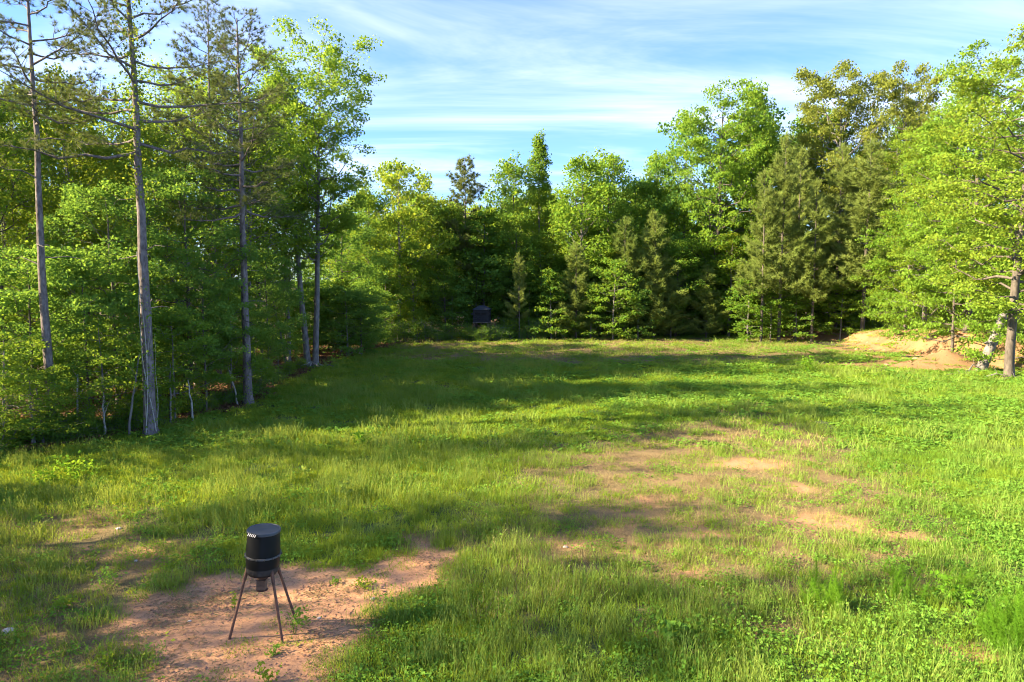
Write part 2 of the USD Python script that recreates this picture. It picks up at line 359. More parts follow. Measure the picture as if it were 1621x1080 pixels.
def broadleaf(parent, seed, H, base, R, profile, nl, leaf, per, look, bark='grey', tr=0.2, rise=0.35, sub=2.2, cr=0.42, flat=0.5, line=None, skip=0.08, bias=0.9, trunk_name='trunk', top_only=False):
    rng = np.random.default_rng(seed)
    line = trunk_line(H * .96, rng) if line is None else line
    zt = line[-1, 2]
    tb, br, cl = MB(), MB(), MB()
    rad = tr * np.clip(1 - line[:, 2] / zt, 0, 1) ** .8 + 0.012
    rad[0] *= 1.55; rad[1] *= 1.08
    tb.add(*tube(line, rad, 9))
    prof, cs, az = PROFILES[profile], [], rng.uniform(0, 6.28)
    for i in range(nl):
        t = (i + rng.uniform(.2, .8)) / nl
        az += 2.4 + rng.normal() * .35
        if rng.random() < skip:
            continue
        z0 = base + (zt - base) * t
        p0 = on_line(line, z0)
        ln = max(.35, R * prof(t) * rng.uniform(.68, 1.2))
        up = rise * (1 + .9 * t) * rng.uniform(.5, 1.4)
        dirv = unit(np.array([math.cos(az), math.sin(az), up]))
        p1 = p0 + dirv * ln
        c = curve(p0, p1, -ln * .06 + rng.normal() * .03 * ln, rng)
        r0 = max(.012, tr * .42 * (1 - .75 * t) * min(1, ln / R + .2))
        br.add(*tube(c, np.linspace(r0, .008, len(c)), 5))
        m = max(2, int(ln * sub))
        for k in range(m):
            u = .28 + .72 * (k + rng.random()) / m
            q0 = np.array([np.interp(u, np.linspace(0, 1, len(c)), c[:, x]) for x in range(3)])
            side = 1 if k % 2 else -1
            ca, sa = math.cos(side * rng.uniform(.5, 1.2)), math.sin(side * rng.uniform(.5, 1.2))
            d = np.array([dirv[0] * ca - dirv[1] * sa, dirv[0] * sa + dirv[1] * ca, dirv[2] * .6 + rng.normal() * .25])
            sl = ln * .34 * (1.25 - u) + rng.uniform(.2, .6)
            q1 = q0 + unit(d) * sl
            br.add(*tube(np.array([q0, (q0 + q1) / 2 + [0, 0, .04 * sl], q1]), [max(.007, r0 * .4), .008, .004], 3))
            cs += [q1, q0 + (q1 - q0) * .5]
        cs.append(p1)
    for z in np.linspace(base + (zt - base) * .7, zt + .1, 7):
        cs.append(on_line(line, min(z, zt)) + rng.normal(size=3) * .2)
    cs = np.array(cs)
    n = np.maximum(2, (per * rng.gamma(4.0, .25, len(cs))).astype(int))
    rs = np.repeat(cr * rng.uniform(.65, 1.3, len(cs)), n)[:, None]
    o = rng.normal(size=(n.sum(), 3))
    o = unit(o) * (rng.random((len(o), 1)) ** .45) * 1.35
    o[:, 2] = o[:, 2] * flat - .18 * (o[:, 0] ** 2 + o[:, 1] ** 2)
    C = np.repeat(cs, n, 0) + o * rs
    C[:, 2] = np.maximum(C[:, 2], 0.08)
    leaf_quads(cl, C, leaf, rng, bias)
    tb.build(trunk_name, BARK[bark], parent, True)
    br.build('branches', BARK[bark], parent, True)
    cl.build('crown', L[look], parent)
    return line

def pine(parent, seed, H, base, R, nb, tr, line=None, look='needle', dens=1.0, nlen=.24, nw=.016, nn=26, stubs=8, long_low=True, bark='pine'):
    rng = np.random.default_rng(seed)
    line = trunk_line(H, rng, wob=.006) if line is None else line
    tb, br, cl = MB(), MB(), MB()
    rad = tr * (1 - line[:, 2] / H * .86)
    rad[0] *= 1.55; rad[1] *= 1.08
    tb.add(*tube(line, rad, 11))
    C, D, az = [], [], rng.uniform(0, 6.28)
    for i in range(stubs):
        z = base * rng.uniform(.45, 1.0)
        p0 = on_line(line, z); az += 2.1 + rng.normal()
        ln = rng.uniform(.3, 1.6)
        br.add(*tube(curve(p0, p0 + np.array([math.cos(az), math.sin(az), rng.uniform(-.2, .3)]) * ln, 0, rng, 4, .08), [.03, .024, .016, .006], 4))
    for i in range(nb):
        t = (i + rng.random() * .8) / nb
        z0 = base + (H - base) * t
        p0 = on_line(line, z0)
        az += 2.4 + rng.normal() * .5
        ln = R * ((.75 + .35 * rng.random()) * (1 - t ** 1.7) + .16) * rng.uniform(.7, 1.15)
        up = (-.05 + .75 * t) + rng.normal() * .12
        dirv = unit(np.array([math.cos(az), math.sin(az), up]))
        c = curve(p0, p0 + dirv * ln + [0, 0, .12 * ln], -.07 * ln, rng, 7, .018)
        r0 = max(.016, tr * .30 * (1 - .7 * t))
        br.add(*tube(c, np.linspace(r0, .010, len(c)), 5))
        m = max(3, int(ln * 4.8 * dens))
        for k in range(m):
            u = .30 + .70 * (k + rng.random()) / m
            q0 = np.array([np.interp(u, np.linspace(0, 1, 7), c[:, x]) for x in range(3)])
            an = (1 if k % 2 else -1) * rng.uniform(.4, 1.3)
            d = unit(np.array([dirv[0] * math.cos(an) - dirv[1] * math.sin(an), dirv[0] * math.sin(an) + dirv[1] * math.cos(an), .25 + rng.normal() * .3]))
            sl = rng.uniform(.25, .35 + .22 * ln)
            q1 = q0 + d * sl + [0, 0, .1]
            br.add(*tube(np.array([q0, (q0 + q1) / 2, q1]), [.013, .010, .006], 3))
            for w in np.linspace(.40, 1, max(3, int(sl * 6))):
                C.append(q0 + (q1 - q0) * w + rng.normal(size=3) * .09); D.append(unit(d + [0, 0, .5]))
        C.append(c[-1]); D.append(unit(dirv + [0, 0, .5]))
    needles(cl, np.array(C), np.array(D), nn, nlen, nw, rng, .7)
    tb.build('trunk', BARK[bark], parent, True)
    br.build('branches', BARK[bark], parent, True)
    cl.build('crown', L[look], parent)
    return line

def young_pine(parent, seed, H, base, R, look='needle_young', nn=22, nlen=.26, nw=.022, tr=.11, step=.42):
    rng = np.random.default_rng(seed)
    line = trunk_line(H, rng, wob=.004)
    tb, br, cl = MB(), MB(), MB()
    tb.add(*tube(line, tr * (1 - line[:, 2] / H * .9), 8))
    C, D = [], []
    z = base
    while z < H - .25:
        t = (z - base) / (H - base)
        for k in range(rng.integers(4, 7)):
            az = rng.uniform(0, 6.28)
            ln = R * (1.0 - t) ** .75 * rng.uniform(.6, 1.15) + .2
            dirv = unit(np.array([math.cos(az), math.sin(az), .25 + .55 * t + rng.normal() * .1]))
            p0 = on_line(line, z + rng.normal() * .06)
            c = curve(p0, p0 + dirv * ln + [0, 0, .22 * ln], -.08 * ln, rng, 5, .03)
            br.add(*tube(c, np.linspace(.022, .007, 5), 3))
            for u in np.linspace(.3, 1, max(3, int(ln * 4.5))):
                q = np.array([np.interp(u, np.linspace(0, 1, 5), c[:, x]) for x in range(3)])
                C.append(q); D.append(unit(dirv + [0, 0, .6]))
                if ln > .8 and u < .98:
                    an = rng.choice([-1, 1]) * rng.uniform(.6, 1.1)
                    s = unit(np.array([dirv[0] * math.cos(an) - dirv[1] * math.sin(an), dirv[0] * math.sin(an) + dirv[1] * math.cos(an), .5]))
                    for w in (.22, .42):
                        C.append(q + s * w * (1.3 - u)); D.append(unit(s + [0, 0, .5]))
        z += step * rng.uniform(.75, 1.25)
    for w in np.linspace(0, .5, 5):
        C.append(on_line(line, H - w)); D.append(np.array([0, 0, 1.0]))
    needles(cl, np.array(C), np.array(D), nn, nlen, nw, rng, .6)
    tb.build('trunk', BARK['dark'], parent, True)
    br.build('branches', BARK['dark'], parent, True)
    cl.build('crown', L[look], parent)

def shrub(parent, seed, H, R, leaf, n, look, stems=7):
    rng = np.random.default_rng(seed)
    sb, cl, cs = MB(), MB(), []
    for i in range(stems):
        az = rng.uniform(0, 6.28); r = R * rng.uniform(.15, .75)
        p1 = np.array([math.cos(az) * r, math.sin(az) * r, H * rng.uniform(.6, .95)])
        c = curve(np.array([math.cos(az), math.sin(az), 0]) * .08 * R, p1, .06 * H, rng, 6, .05)
        sb.add(*tube(c, np.linspace(.022 * H ** .5, .005, 6), 4))
        for u in np.linspace(.25, 1, 9):
            q = np.array([np.interp(u, np.linspace(0, 1, 6), c[:, x]) for x in range(3)])
            for _ in range(2):
                e = q + rng.normal(size=3) * [R * .30, R * .30, H * .10]
                e[2] = max(e[2], .05 * H)
                sb.add(*tube(np.array([q, (q + e) / 2 + [0, 0, .03], e]), [.007, .006, .003], 3))
                cs.append(e)
    cs = np.array(cs)
    C = np.repeat(cs, max(1, n // len(cs)), 0)
    C = C + rng.normal(size=C.shape) * [R * .15, R * .15, H * .06]
    C[:, 2] = np.maximum(C[:, 2], .04)
    leaf_quads(cl, C, leaf, rng, .8)
    sb.build('stems', BARK['grey'], parent, True)
    cl.build('foliage', L[look], parent)

UsdGeom.Scope.Define(stage, '/World/Forms')
stage.GetPrimAtPath('/World/Forms').SetSpecifier(Sdf.SpecifierClass)
FORM = {}
def form(name, h, maker, *args, **kw):
    x = UsdGeom.Xform.Define(stage, f'/World/Forms/{name}')
    maker(f'/World/Forms/{name}', *args, **kw)
    FORM[name] = h

# near broadleaf trees of the left wood
form('tall_a', 15, broadleaf, 101, 15, 3.2, 3.7, 'oval', 44, .145, 62, 'mid', 'dark', .14, .5, sub=1.5, cr=.50, flat=.6)
form('tall_b', 16, broadleaf, 102, 16, 3.6, 3.2, 'column', 44, .145, 62, 'yellow', 'grey', .13, .6, sub=1.6, cr=.46, flat=.65)
form('tall_c', 14, broadleaf, 103, 14, 2.2, 3.6, 'oval', 44, .135, 66, 'dark', 'dark', .13, .4, sub=1.5, cr=.50, flat=.5)
form('under_a', 7, broadleaf, 111, 7, 1.1, 2.6, 'dome', 28, .12, 62, 'mid', 'grey', .06, .18, sub=1.9, cr=.42, flat=.35)
form('under_b', 6, broadleaf, 112, 6, .9, 2.3, 'dome', 26, .12, 60, 'mid', 'grey', .05, .25, sub=1.9, cr=.40, flat=.4)
form('under_c', 8, broadleaf, 113, 8, 1.4, 2.5, 'oval', 30, .12, 60, 'dark', 'dark', .06, .35, sub=1.9, cr=.40, flat=.45)
form('open_a', 16, broadleaf, 104, 16, 3.4, 3.4, 'oval', 40, .15, 15, 'mid', 'grey', .13, .55, sub=1.5, cr=.62, flat=.7)
form('open_b', 18, broadleaf, 105, 18, 4.5, 3.3, 'column', 44, .15, 20, 'bright', 'grey', .13, .6, sub=1.5, cr=.60, flat=.7)
# far broadleaf trees
form('far_a', 18, broadleaf, 121, 18, 1.6, 4.3, 'oval', 52, .25, 44, 'mid', 'dark', .2, .55, sub=1.0, cr=.72, flat=.65)
form('far_b', 18, broadleaf, 122, 18, 1.8, 3.9, 'column', 52, .25, 44, 'bright', 'grey', .2, .7, sub=1.1, cr=.68, flat=.7)
form('far_c', 16, broadleaf, 123, 16, 1.2, 4.2, 'oval', 48, .25, 44, 'yellow', 'grey', .18, .45, sub=1.0, cr=.72, flat=.6)
form('far_d', 17, broadleaf, 124, 17, 1.2, 4.1, 'dome', 48, .24, 46, 'dark', 'dark', .18, .4, sub=1.0, cr=.72, flat=.6)
form('spire', 22, broadleaf, 125, 22, 2.0, 3.9, 'cone', 84, .22, 40, 'mid', 'grey', .2, .75, sub=1.4, cr=.50, flat=.8)
form('edge_a', 7, broadleaf, 126, 7, .5, 2.4, 'cone', 34, .18, 34, 'mid', 'grey', .07, .25, sub=1.5, cr=.42, flat=.38)
form('edge_b', 6, broadleaf, 127, 6, .4, 2.2, 'dome', 30, .18, 36, 'dark', 'grey', .06, .3, sub=1.5, cr=.42, flat=.45)
form('edge_c', 7, broadleaf, 128, 7, .4, 1.9, 'oval', 32, .18, 34, 'bright', 'grey', .06, .35, sub=1.6, cr=.38, flat=.5)
form('oak', 25, broadleaf, 131, 25, 10, 7.8, 'dome', 44, .23, 100, 'bronze', 'grey', .36, .45, sub=.75, cr=.80, flat=.5, skip=.10)
form('full_a', 20, broadleaf, 132, 20, 2.0, 5.2, 'oval', 78, .19, 58, 'bright', 'dark', .26, .30, sub=1.15, cr=.62, flat=.36, bias=1.3)
form('full_b', 20, broadleaf, 133, 20, 1.6, 5.6, 'dome', 78, .19, 58, 'yellow', 'grey', .26, .22, sub=1.15, cr=.62, flat=.34, bias=1.3)
form('low_full', 9, broadleaf, 134, 9, .9, 4.2, 'dome', 44, .17, 54, 'bright', 'dark', .12, .15, sub=1.3, cr=.56, flat=.3, bias=1.3)
form('full_c', 20, broadleaf, 135, 20, 3.8, 5.2, 'oval', 78, .17, 62, 'yellow', 'dark', .28, .22, sub=1.2, cr=.60, flat=.36, bias=1.3)
# pines
form('pine_tall', 20, pine, 141, 20, 10.5, 3.4, 36, .19, stubs=14, nlen=.26, nw=.018, nn=26)
form('pine_far', 20, pine, 142, 20, 8.0, 3.6, 50, .2, nlen=.42, nw=.055, nn=22, dens=.9)
form('young_a', 10, young_pine, 151, 10, .7, 2.5, 'needle_green', nlen=.40, nw=.05, nn=18)
form('young_b', 15, young_pine, 152, 15, 3.2, 2.8, nlen=.42, nw=.038, nn=17, step=.5, tr=.15)
form('young_c', 15, young_pine, 153, 15, 3.8, 2.4, nlen=.42, nw=.038, nn=17, step=.6, tr=.14)
# shrubs
form('shrub_a', 1.8, shrub, 161, 1.8, 1.3, .10, 2600, 'dark')
form('shrub_b', 1.3, shrub, 162, 1.3, 1.0, .09, 2200, 'mid')
form('shrub_c', 2.2, shrub, 163, 2.2, 1.2, .11, 2600, 'bright')

trng = np.random.default_rng(77)
SINK = 0.06
PLACED = []
def place(fm, name, label, cat, px, d, top=None, w=1.0, group=None, h=None, x=None):
    X, Y = spot(px, d) if x is None else (x, d)
    z0 = hz(X, Y)
    hh = h if h is not None else top_z(top, d) - z0
    s = hh / FORM[fm]
    t = UsdGeom.Xform.Define(stage, numbered('/World/' + name))
    t.AddTranslateOp().Set(Gf.Vec3d(X, Y, z0 - SINK))
    t.AddRotateZOp().Set(float(trng.uniform(0, 360)))
    k = w * (0.35 + 0.65 * s)
    t.AddScaleOp().Set(Gf.Vec3f(k, k, s))
    PLACED.append((X, Y, z0, hh, k, fm))
    p = t.GetPrim()
    p.GetReferences().AddInternalReference(f'/World/Forms/{fm}')
    p.SetInstanceable(True)
    return tag(p, label, cat, group)

# ------------------------------------------------------------------ the tall pines and the twin tree at the left edge
def hero(name, label, cat, px, d):
    X, Y = spot(px, d)
    return thing(name, label, cat, (X, Y, hz(X, Y) - SINK))

t = hero('pine_tree', 'tall grey-barked pine wrapped in pale woody vines up its lower trunk', 'pine tree', 237, 27.5)
ln = pine(str(t.GetPath()), 201, 21, 11.2, 4.5, 30, .25, nlen=.22, nw=.018, nn=28, dens=.8, stubs=10)
vr = np.random.default_rng(5)
for k in range(4):
    z = np.linspace(.15 + .1 * k, 7.5 - 1.1 * k, 26)
    an = -1.7 + .5 * k + .9 * np.sin(z * .55 + k * 2.0) * (1.0 if k else .6)
    c = np.array([on_line(ln, q) for q in z])
    r = .29 * (1 - z / 21 * .86) + .015 + .03 * np.abs(np.sin(z * 1.3 + k))
    c[:, 0] += np.cos(an) * r; c[:, 1] += np.sin(an) * r
    MB().add(*tube(c, np.linspace(.026, .010, len(z)) * (1 - .15 * k), 5)).build('vine', BARK['pale'], t, True)
C = np.array([on_line(ln, z) + np.array([math.cos(a), math.sin(a), 0]) * .36 for z, a in zip(vr.uniform(.3, 6.5, 330), vr.uniform(-2.6, .9, 330))]) + vr.normal(size=(330, 3)) * .05
mb = MB(); leaf_quads(mb, C, .10, vr, .3); mb.build('vine_leaves', L['mid'], t)
C = np.array([on_line(ln, z) + np.array([math.cos(a), math.sin(a), 0]) * r for z, a, r in zip(vr.uniform(9.5, 17.5, 2600), vr.uniform(0, 6.28, 2600), np.abs(vr.normal(.25, .28, 2600)))])
mb = MB(); leaf_quads(mb, C, .11, vr, .5); mb.build('climbing_ivy', L['yellow'], t)

t = hero('pine_tree', 'straight bare-trunked pine at the grass edge, crown starting two thirds up', 'pine tree', 392, 34.7)
ln = pine(str(t.GetPath()), 202, 19.2, 9.6, 3.4, 40, .23, nlen=.24, nw=.019, nn=28, dens=1.15, stubs=8)
C = np.array([on_line(ln, z) + np.array([math.cos(a), math.sin(a), 0]) * .30 for z, a in zip(vr.uniform(.1, 1.6, 260), vr.uniform(0, 6.28, 260))]) + vr.normal(size=(260, 3)) * [.15, .15, .1]
mb = MB(); leaf_quads(mb, C, .11, vr, .4); mb.build('base_leaves', L['mid'], t)

t = hero('pine_tree', 'leftmost tall pine at the wood edge, its dark trunk half hidden by undergrowth', 'pine tree', 80, 26.6)
pine(str(t.GetPath()), 203, 19.5, 12.2, 3.4, 26, .19, nlen=.22, nw=.018, nn=28, dens=.9)
t = hero('pine_tree', 'slender tall pine standing back between the two front pine trunks', 'pine tree', 345, 42)
pine(str(t.GetPath()), 204, 22.8, 12.0, 3.3, 38, .19, nlen=.26, nw=.020, nn=26, dens=1.1)

t = hero('twin_trunk_tree', 'tall broadleaf tree with two grey trunks rising from one base beside the grass', 'tree', 493, 50)
rng = np.random.default_rng(9)
l1 = trunk_line(20.5, rng, (-1.4, .3), .008); l1[:, 0] -= .28; l1[0, 0] += .16
l2 = trunk_line(21.0, rng, (1.3, -.3), .008); l2[:, 0] += .28; l2[0, 0] -= .16
broadleaf(str(t.GetPath()), 205, 21, 7.5, 3.8, 'column', 54, .17, 72, 'bright', 'grey', .23, .6, sub=1.4, cr=.55, flat=.6, line=l1)
broadleaf(str(t.GetPath()), 206, 22, 7.5, 4.4, 'vase', 54, .17, 70, 'bright', 'grey', .22, .7, sub=1.3, cr=.55, flat=.6, line=l2, skip=.12)
mb = MB()
for k in range(9):
    a = rng.uniform(-2.8, .6); e = np.array([math.cos(a), math.sin(a), 0]) * rng.uniform(.7, 1.6)
    mb.add(*tube(np.array([[0, 0, .45], e * .45 + [0, 0, .28], e + [0, 0, .05]]), [.09, .06, .025], 5))
mb.build('roots', BARK['pale'], t, True)

# ------------------------------------------------------------------ trees one can tell apart: form, name, label, category, column, distance, top row, width
BT, PT, YP = 'broadleaf_tree', 'pine_tree', 'young_pine'
ROWS = [
    # left wood
    ('pine_tall', PT, 'thin dark pine at the far left margin, seen between hazy branches', 'pine tree', 12, 40, 30, .9),
    ('tall_b', BT, 'sunlit yellow-green tree between the leftmost pine and the vine-wrapped pine', 'tree', 125, 36, 108, 1.0),
    ('tall_a', BT, 'mid-green tree at the far left margin behind the leftmost pine', 'tree', 15, 33, 165, 1.0),
    ('tall_b', BT, 'yellow-green crown right behind the vine-wrapped pine trunk', 'tree', 250, 36, 185, .95),
    ('tall_c', BT, 'dark round-headed tree just left of the vine-wrapped pine', 'tree', 185, 31, 290, 1.0),
    ('tall_c', BT, 'dark leafy tree filling the gap between the two front pines', 'tree', 300, 34, 265, 1.05),
    ('open_b', BT, 'backlit yellow-green tree behind the bare-trunked pine', 'tree', 430, 57, 190, 1.0),
    ('tall_a', BT, 'tall green tree behind the slender pine', 'tree', 335, 50, 140, 1.0),
    ('open_a', BT, 'green tree beside the twin trunks, on their wood side', 'tree', 455, 56, 165, 1.1),
    ('under_c', BT, 'young dark tree at the foot of the leftmost pine', 'tree', 55, 28.5, 395, 1.1),
    ('under_a', BT, 'low spreading dark tree in the left corner, boughs over the grass', 'tree', 5, 25.6, 520, 1.1),
    ('under_b', BT, 'small light green tree with layered boughs in front of the leftmost pine', 'tree', 48, 25.4, 575, .9),
    ('under_c', BT, 'leafy young tree between the leftmost pine and the vines', 'tree', 140, 29.0, 400, 1.0),
    ('under_a', BT, 'dark layered understory tree left of the vine-wrapped trunk', 'tree', 165, 28.0, 505, 1.0),
    ('under_b', BT, 'understory tree just right of the vine-wrapped trunk', 'tree', 275, 30.5, 490, 1.0),
    ('under_c', BT, 'slim leafy tree midway between vine-wrapped and bare-trunked pines', 'tree', 325, 32.5, 430, 1.0),
    ('under_b', BT, 'small tree touching the bare-trunked pine on its wood side', 'tree', 365, 35.5, 455, .9),
    ('under_c', BT, 'bright understory tree right of the bare-trunked pine', 'tree', 425, 41, 400, .9),
    ('under_a', BT, 'round dark bushy tree over bare litter beside the twin trunks', 'tree', 440, 45.5, 500, .7),
    # left end of the far side
    ('far_c', BT, 'yellow-green tree in the notch of sky right of the twin trunks', 'tree', 632, 74, 250, .95),
    ('far_d', BT, 'dark tree standing in shade right behind the twin trunks', 'tree', 545, 62, 330, 1.0),
    ('far_a', BT, 'shaded green tree low in the notch of sky', 'tree', 585, 72, 300, .9),
    ('edge_a', 'small_tree', 'small shaded tree next to the twin trunks at the grass edge', 'tree', 540, 60, 440, 1.1),
    ('edge_b', 'small_tree', 'dark little tree in the shaded far left corner of the field', 'tree', 580, 66, 450, 1.2),
    # far side, from left to right
    ('far_c', BT, 'olive sunlit tree left of the ragged pine on the far side', 'tree', 685, 78, 305, .9),
    ('pine_far', PT, 'ragged olive pine rising above the black box blind', 'pine tree', 738, 80, 255, 1.0),
    ('far_a', BT, 'dark tree straight behind the black box blind', 'tree', 762, 79, 390, .9),
    ('far_a', BT, 'round green tree between the ragged pine and the pointed spire tree', 'tree', 812, 82, 250, .95),
    ('spire', BT, 'pointed spire-shaped tree, tallest of the far treeline', 'tree', 857, 84, 208, .95),
    ('far_b', BT, 'broad sunlit tree right of the spire tree', 'tree', 918, 78, 243, 1.1),
    ('far_a', BT, 'green tree adjoining the broad sunlit one on its right', 'tree', 958, 82, 240, .95),
    ('far_d', BT, 'dark green tree in the dip of the far skyline', 'tree', 1005, 84, 282, .95),
    ('far_b', BT, 'light green tree where the skyline climbs again', 'tree', 1040, 84, 238, .9),
    ('far_d', BT, 'dark tall tree at the left shoulder of the big bright tree', 'tree', 1082, 84, 182, .9),
    ('far_b', BT, 'slim shaded tree left of the black box blind', 'tree', 655, 73, 380, .75),
    ('far_a', BT, 'shaded half-grown tree two places left of the blind', 'tree', 610, 70, 400, .75),
    ('far_a', BT, 'shadowy half-grown tree close left of the blind', 'tree', 705, 73.5, 405, .75),
    ('edge_b', 'small_tree', 'small dark tree beside the blind on its left', 'tree', 716, 73.5, 455, 1.1),
    ('young_c', YP, 'thin grey-green pine just right of the blind', 'pine tree', 822, 73, 400, .8),
    ('edge_a', 'small_tree', 'light green small tree with layered boughs, second right of the blind', 'tree', 872, 73.5, 425, 1.1),
    ('young_a', YP, 'shaded young pine with pale tip left of the paired pines', 'pine tree', 912, 74, 385, 1.1),
    ('edge_c', 'small_tree', 'bright green narrow little tree in front of the paired young pines', 'tree', 970, 72.5, 410, 1.2),
    ('young_a', YP, 'sunlit young pine, left one of the pair with pale upright tips', 'pine tree', 988, 74.5, 345, 1.1),
    ('young_a', YP, 'sunlit young pine, right one of the pair with pale upright tips', 'pine tree', 1035, 74.8, 338, 1.15),
    ('young_a', YP, 'low tawny pine at the foot of the big bright tree', 'pine tree', 1062, 74.5, 440, 1.2),
    ('edge_b', 'small_tree', 'dark small tree below the paired young pines', 'tree', 1010, 73.5, 455, 1.2),
    ('edge_a', 'small_tree', 'shaded small tree below the broad sunlit tree', 'tree', 935, 73.5, 450, 1.1),
    # right side
    ('full_a', BT, 'big bright tree with drooping layered boughs left of the tall pines', 'tree', 1130, 80, 130, .9),
    ('far_b', BT, 'upright green treetop behind the big bright tree', 'tree', 1185, 82, 128, .8),
    ('young_a', YP, 'tawny young pine at the right foot of the big bright tree', 'pine tree', 1118, 75, 420, 1.1),
    ('edge_c', 'small_tree', 'small sunlit tree at the left end of the clay bank', 'tree', 1192, 79.0, 430, 1.3),
    ('young_c', YP, 'thin-stemmed pine at the left end of the clay bank', 'pine tree', 1205, 70, 270, 1.0),
    ('young_b', YP, 'tall olive pine with a straight dark stem, middle of the bank pines', 'pine tree', 1233, 70.5, 212, 1.0),
    ('young_c', YP, 'slender olive pine behind the middle of the clay bank', 'pine tree', 1285, 69.5, 285, 1.0),
    ('young_b', YP, 'full olive pine with a dark trunk standing on the clay bank foot', 'pine tree', 1365, 69, 222, 1.3),
    ('oak', 'oak_tree', 'olive oak whose wide gappy crown tops the right-hand skyline', 'oak tree', 1318, 80, 118, .86),
    ('oak', 'oak_tree', 'second olive oak with sky gaps, nearer the big right-hand trees', 'oak tree', 1415, 80, 116, .72),
    ('full_b', BT, 'yellow-green tree with hanging boughs over the clay bank', 'tree', 1462, 62, 180, .8),
    ('full_a', BT, 'tall bright tree behind the leaning log', 'tree', 1530, 56, 75, .9),
    ('full_c', BT, 'largest bright tree, at the right margin, on a stout grey trunk', 'tree', 1599, 43.8, 38, .95),
    ('full_b', BT, 'broad green tree in the gap behind the full olive pine', 'tree', 1405, 75, 215, .85),
    ('low_full', BT, 'low bright tree hanging over the crest of the bank', 'tree', 1432, 63.5, 330, .9),
    ('low_full', BT, 'low yellow-green tree above the leaning log', 'tree', 1508, 54.5, 330, .8),
    ('low_full', BT, 'low leafy tree beside the stout trunk at the right margin', 'tree', 1640, 46, 330, .8),
    ('young_c', YP, 'tall soft pine rising behind the two left bank pines', 'pine tree', 1258, 74, 235, 1.15),
    ('young_b', YP, 'tall soft pine behind and left of the full olive pine', 'pine tree', 1322, 74, 228, 1.15),
    ('edge_c', 'small_tree', 'bright leafy small tree before the left bank pines, its foot in the grass', 'tree', 1184, 70.8, 440, 1.3),
    ('edge_c', 'small_tree', 'bright slim small tree between the two left bank pine stems', 'tree', 1220, 71.5, 450, 1.1),
    ('edge_a', 'small_tree', 'light green small tree right of the middle bank pine stem', 'tree', 1260, 70.8, 445, 1.2),
    ('edge_c', 'small_tree', 'light green small tree left of the full olive pine stem', 'tree', 1330, 70.2, 440, 1.2),
    ('edge_c', 'small_tree', 'narrow small tree among the bank pines', 'tree', 1312, 76, 400, 1.4),
    ('edge_a', 'small_tree', 'small broad tree behind the full olive pine', 'tree', 1395, 71, 400, 1.3),
    ('edge_c', 'small_tree', 'small tree between the two left bank pines', 'tree', 1258, 79, 400, 1.3),
]
for r in ROWS:
    place(*r)

# ------------------------------------------------------------------ trees deeper in the wood that nothing tells apart
ORD = 'first second third fourth fifth sixth seventh eighth ninth tenth eleventh twelfth thirteenth fourteenth'.split()
def pack(n, px0, px1, d0, d1, t0, t1, forms, label, group, seed, name=BT, w=(.85, 1.15)):
    r = np.random.default_rng(seed)
    for k in range(n):
        px = px0 + (px1 - px0) * (k + r.uniform(.1, .9)) / n
        lab = label.replace('#', ('leftmost' if k == 0 else 'rightmost' if k == n - 1 else ORD[k] + ' from the left')) if '#' in label else label
        place(forms[r.integers(len(forms))], name, lab, 'tree', px, r.uniform(d0, d1), r.uniform(t0, t1), r.uniform(*w), group)
pack(16, -120, 480, 40, 54, 110, 240, ['open_a', 'open_b', 'tall_c'], 'tree deeper in the left-hand wood behind the front row', 'trees deeper in the left wood', 301)
pack(9, 15, 430, 38, 50, 85, 150, ['open_b', 'open_a'], 'tall airy tree behind the front pines, # of its row', 'tall airy trees behind the front pines', 310, w=(1.0, 1.25))
pack(14, 560, 1185, 75.5, 80, 320, 410, ['far_a', 'far_b', 'edge_a', 'far_c'], 'half-grown bright tree in the far treeline, # of its row', 'half-grown trees in the far treeline', 311, w=(.85, 1.15))
pack(12, -150, 520, 58, 76, 235, 330, ['open_b', 'open_a', 'far_a'], 'tree far back in the left-hand wood', 'trees far back in the left wood', 302)
pack(20, 560, 1120, 88, 104, 285, 350, ['far_a', 'far_b', 'far_d', 'far_c'], 'tree in the rows behind the far treeline', 'trees behind the far treeline', 303)
pack(14, 1120, 1680, 84, 100, 170, 300, ['far_a', 'far_b', 'far_d'], 'tree in the rows behind the bank pines', 'trees behind the bank pines', 304)
pack(22, 540, 1180, 77, 86, 385, 450, ['edge_b', 'edge_a', 'under_c'], 'shaded understory tree inside the far wood', 'understory trees in the far wood', 305, 'small_tree', (1.2, 1.5))
pack(14, -60, 400, 33, 44, 430, 540, ['under_a', 'under_c', 'under_b'], 'shaded understory tree inside the left wood', 'understory trees in the left wood', 306, 'small_tree', (1.0, 1.3))
pack(14, 1190, 1640, 72, 86, 390, 460, ['edge_b', 'edge_c', 'low_full'], 'understory tree behind the clay bank', 'understory trees behind the bank', 307, 'small_tree', (1.1, 1.3))

pack(9, 1195, 1420, 72.5, 77, 395, 455, ['edge_c', 'edge_a'], 'bright small tree behind the bank pine stems, # of its row', 'small trees between the bank pines', 309, 'small_tree', (1.1, 1.4))
pack(8, 430, 580, 56, 66, 430, 485, ['edge_b', 'edge_a', 'under_c'], 'shaded small tree in the wood corner beyond the twin trunks, # there', 'small trees beyond the twin trunks', 312, 'small_tree', (1.2, 1.5))
pack(26, 500, 1700, 106, 128, 300, 380, ['far_a', 'far_d'], 'tree at the very back of the wood', 'trees at the very back', 308, w=(1.1, 1.4))

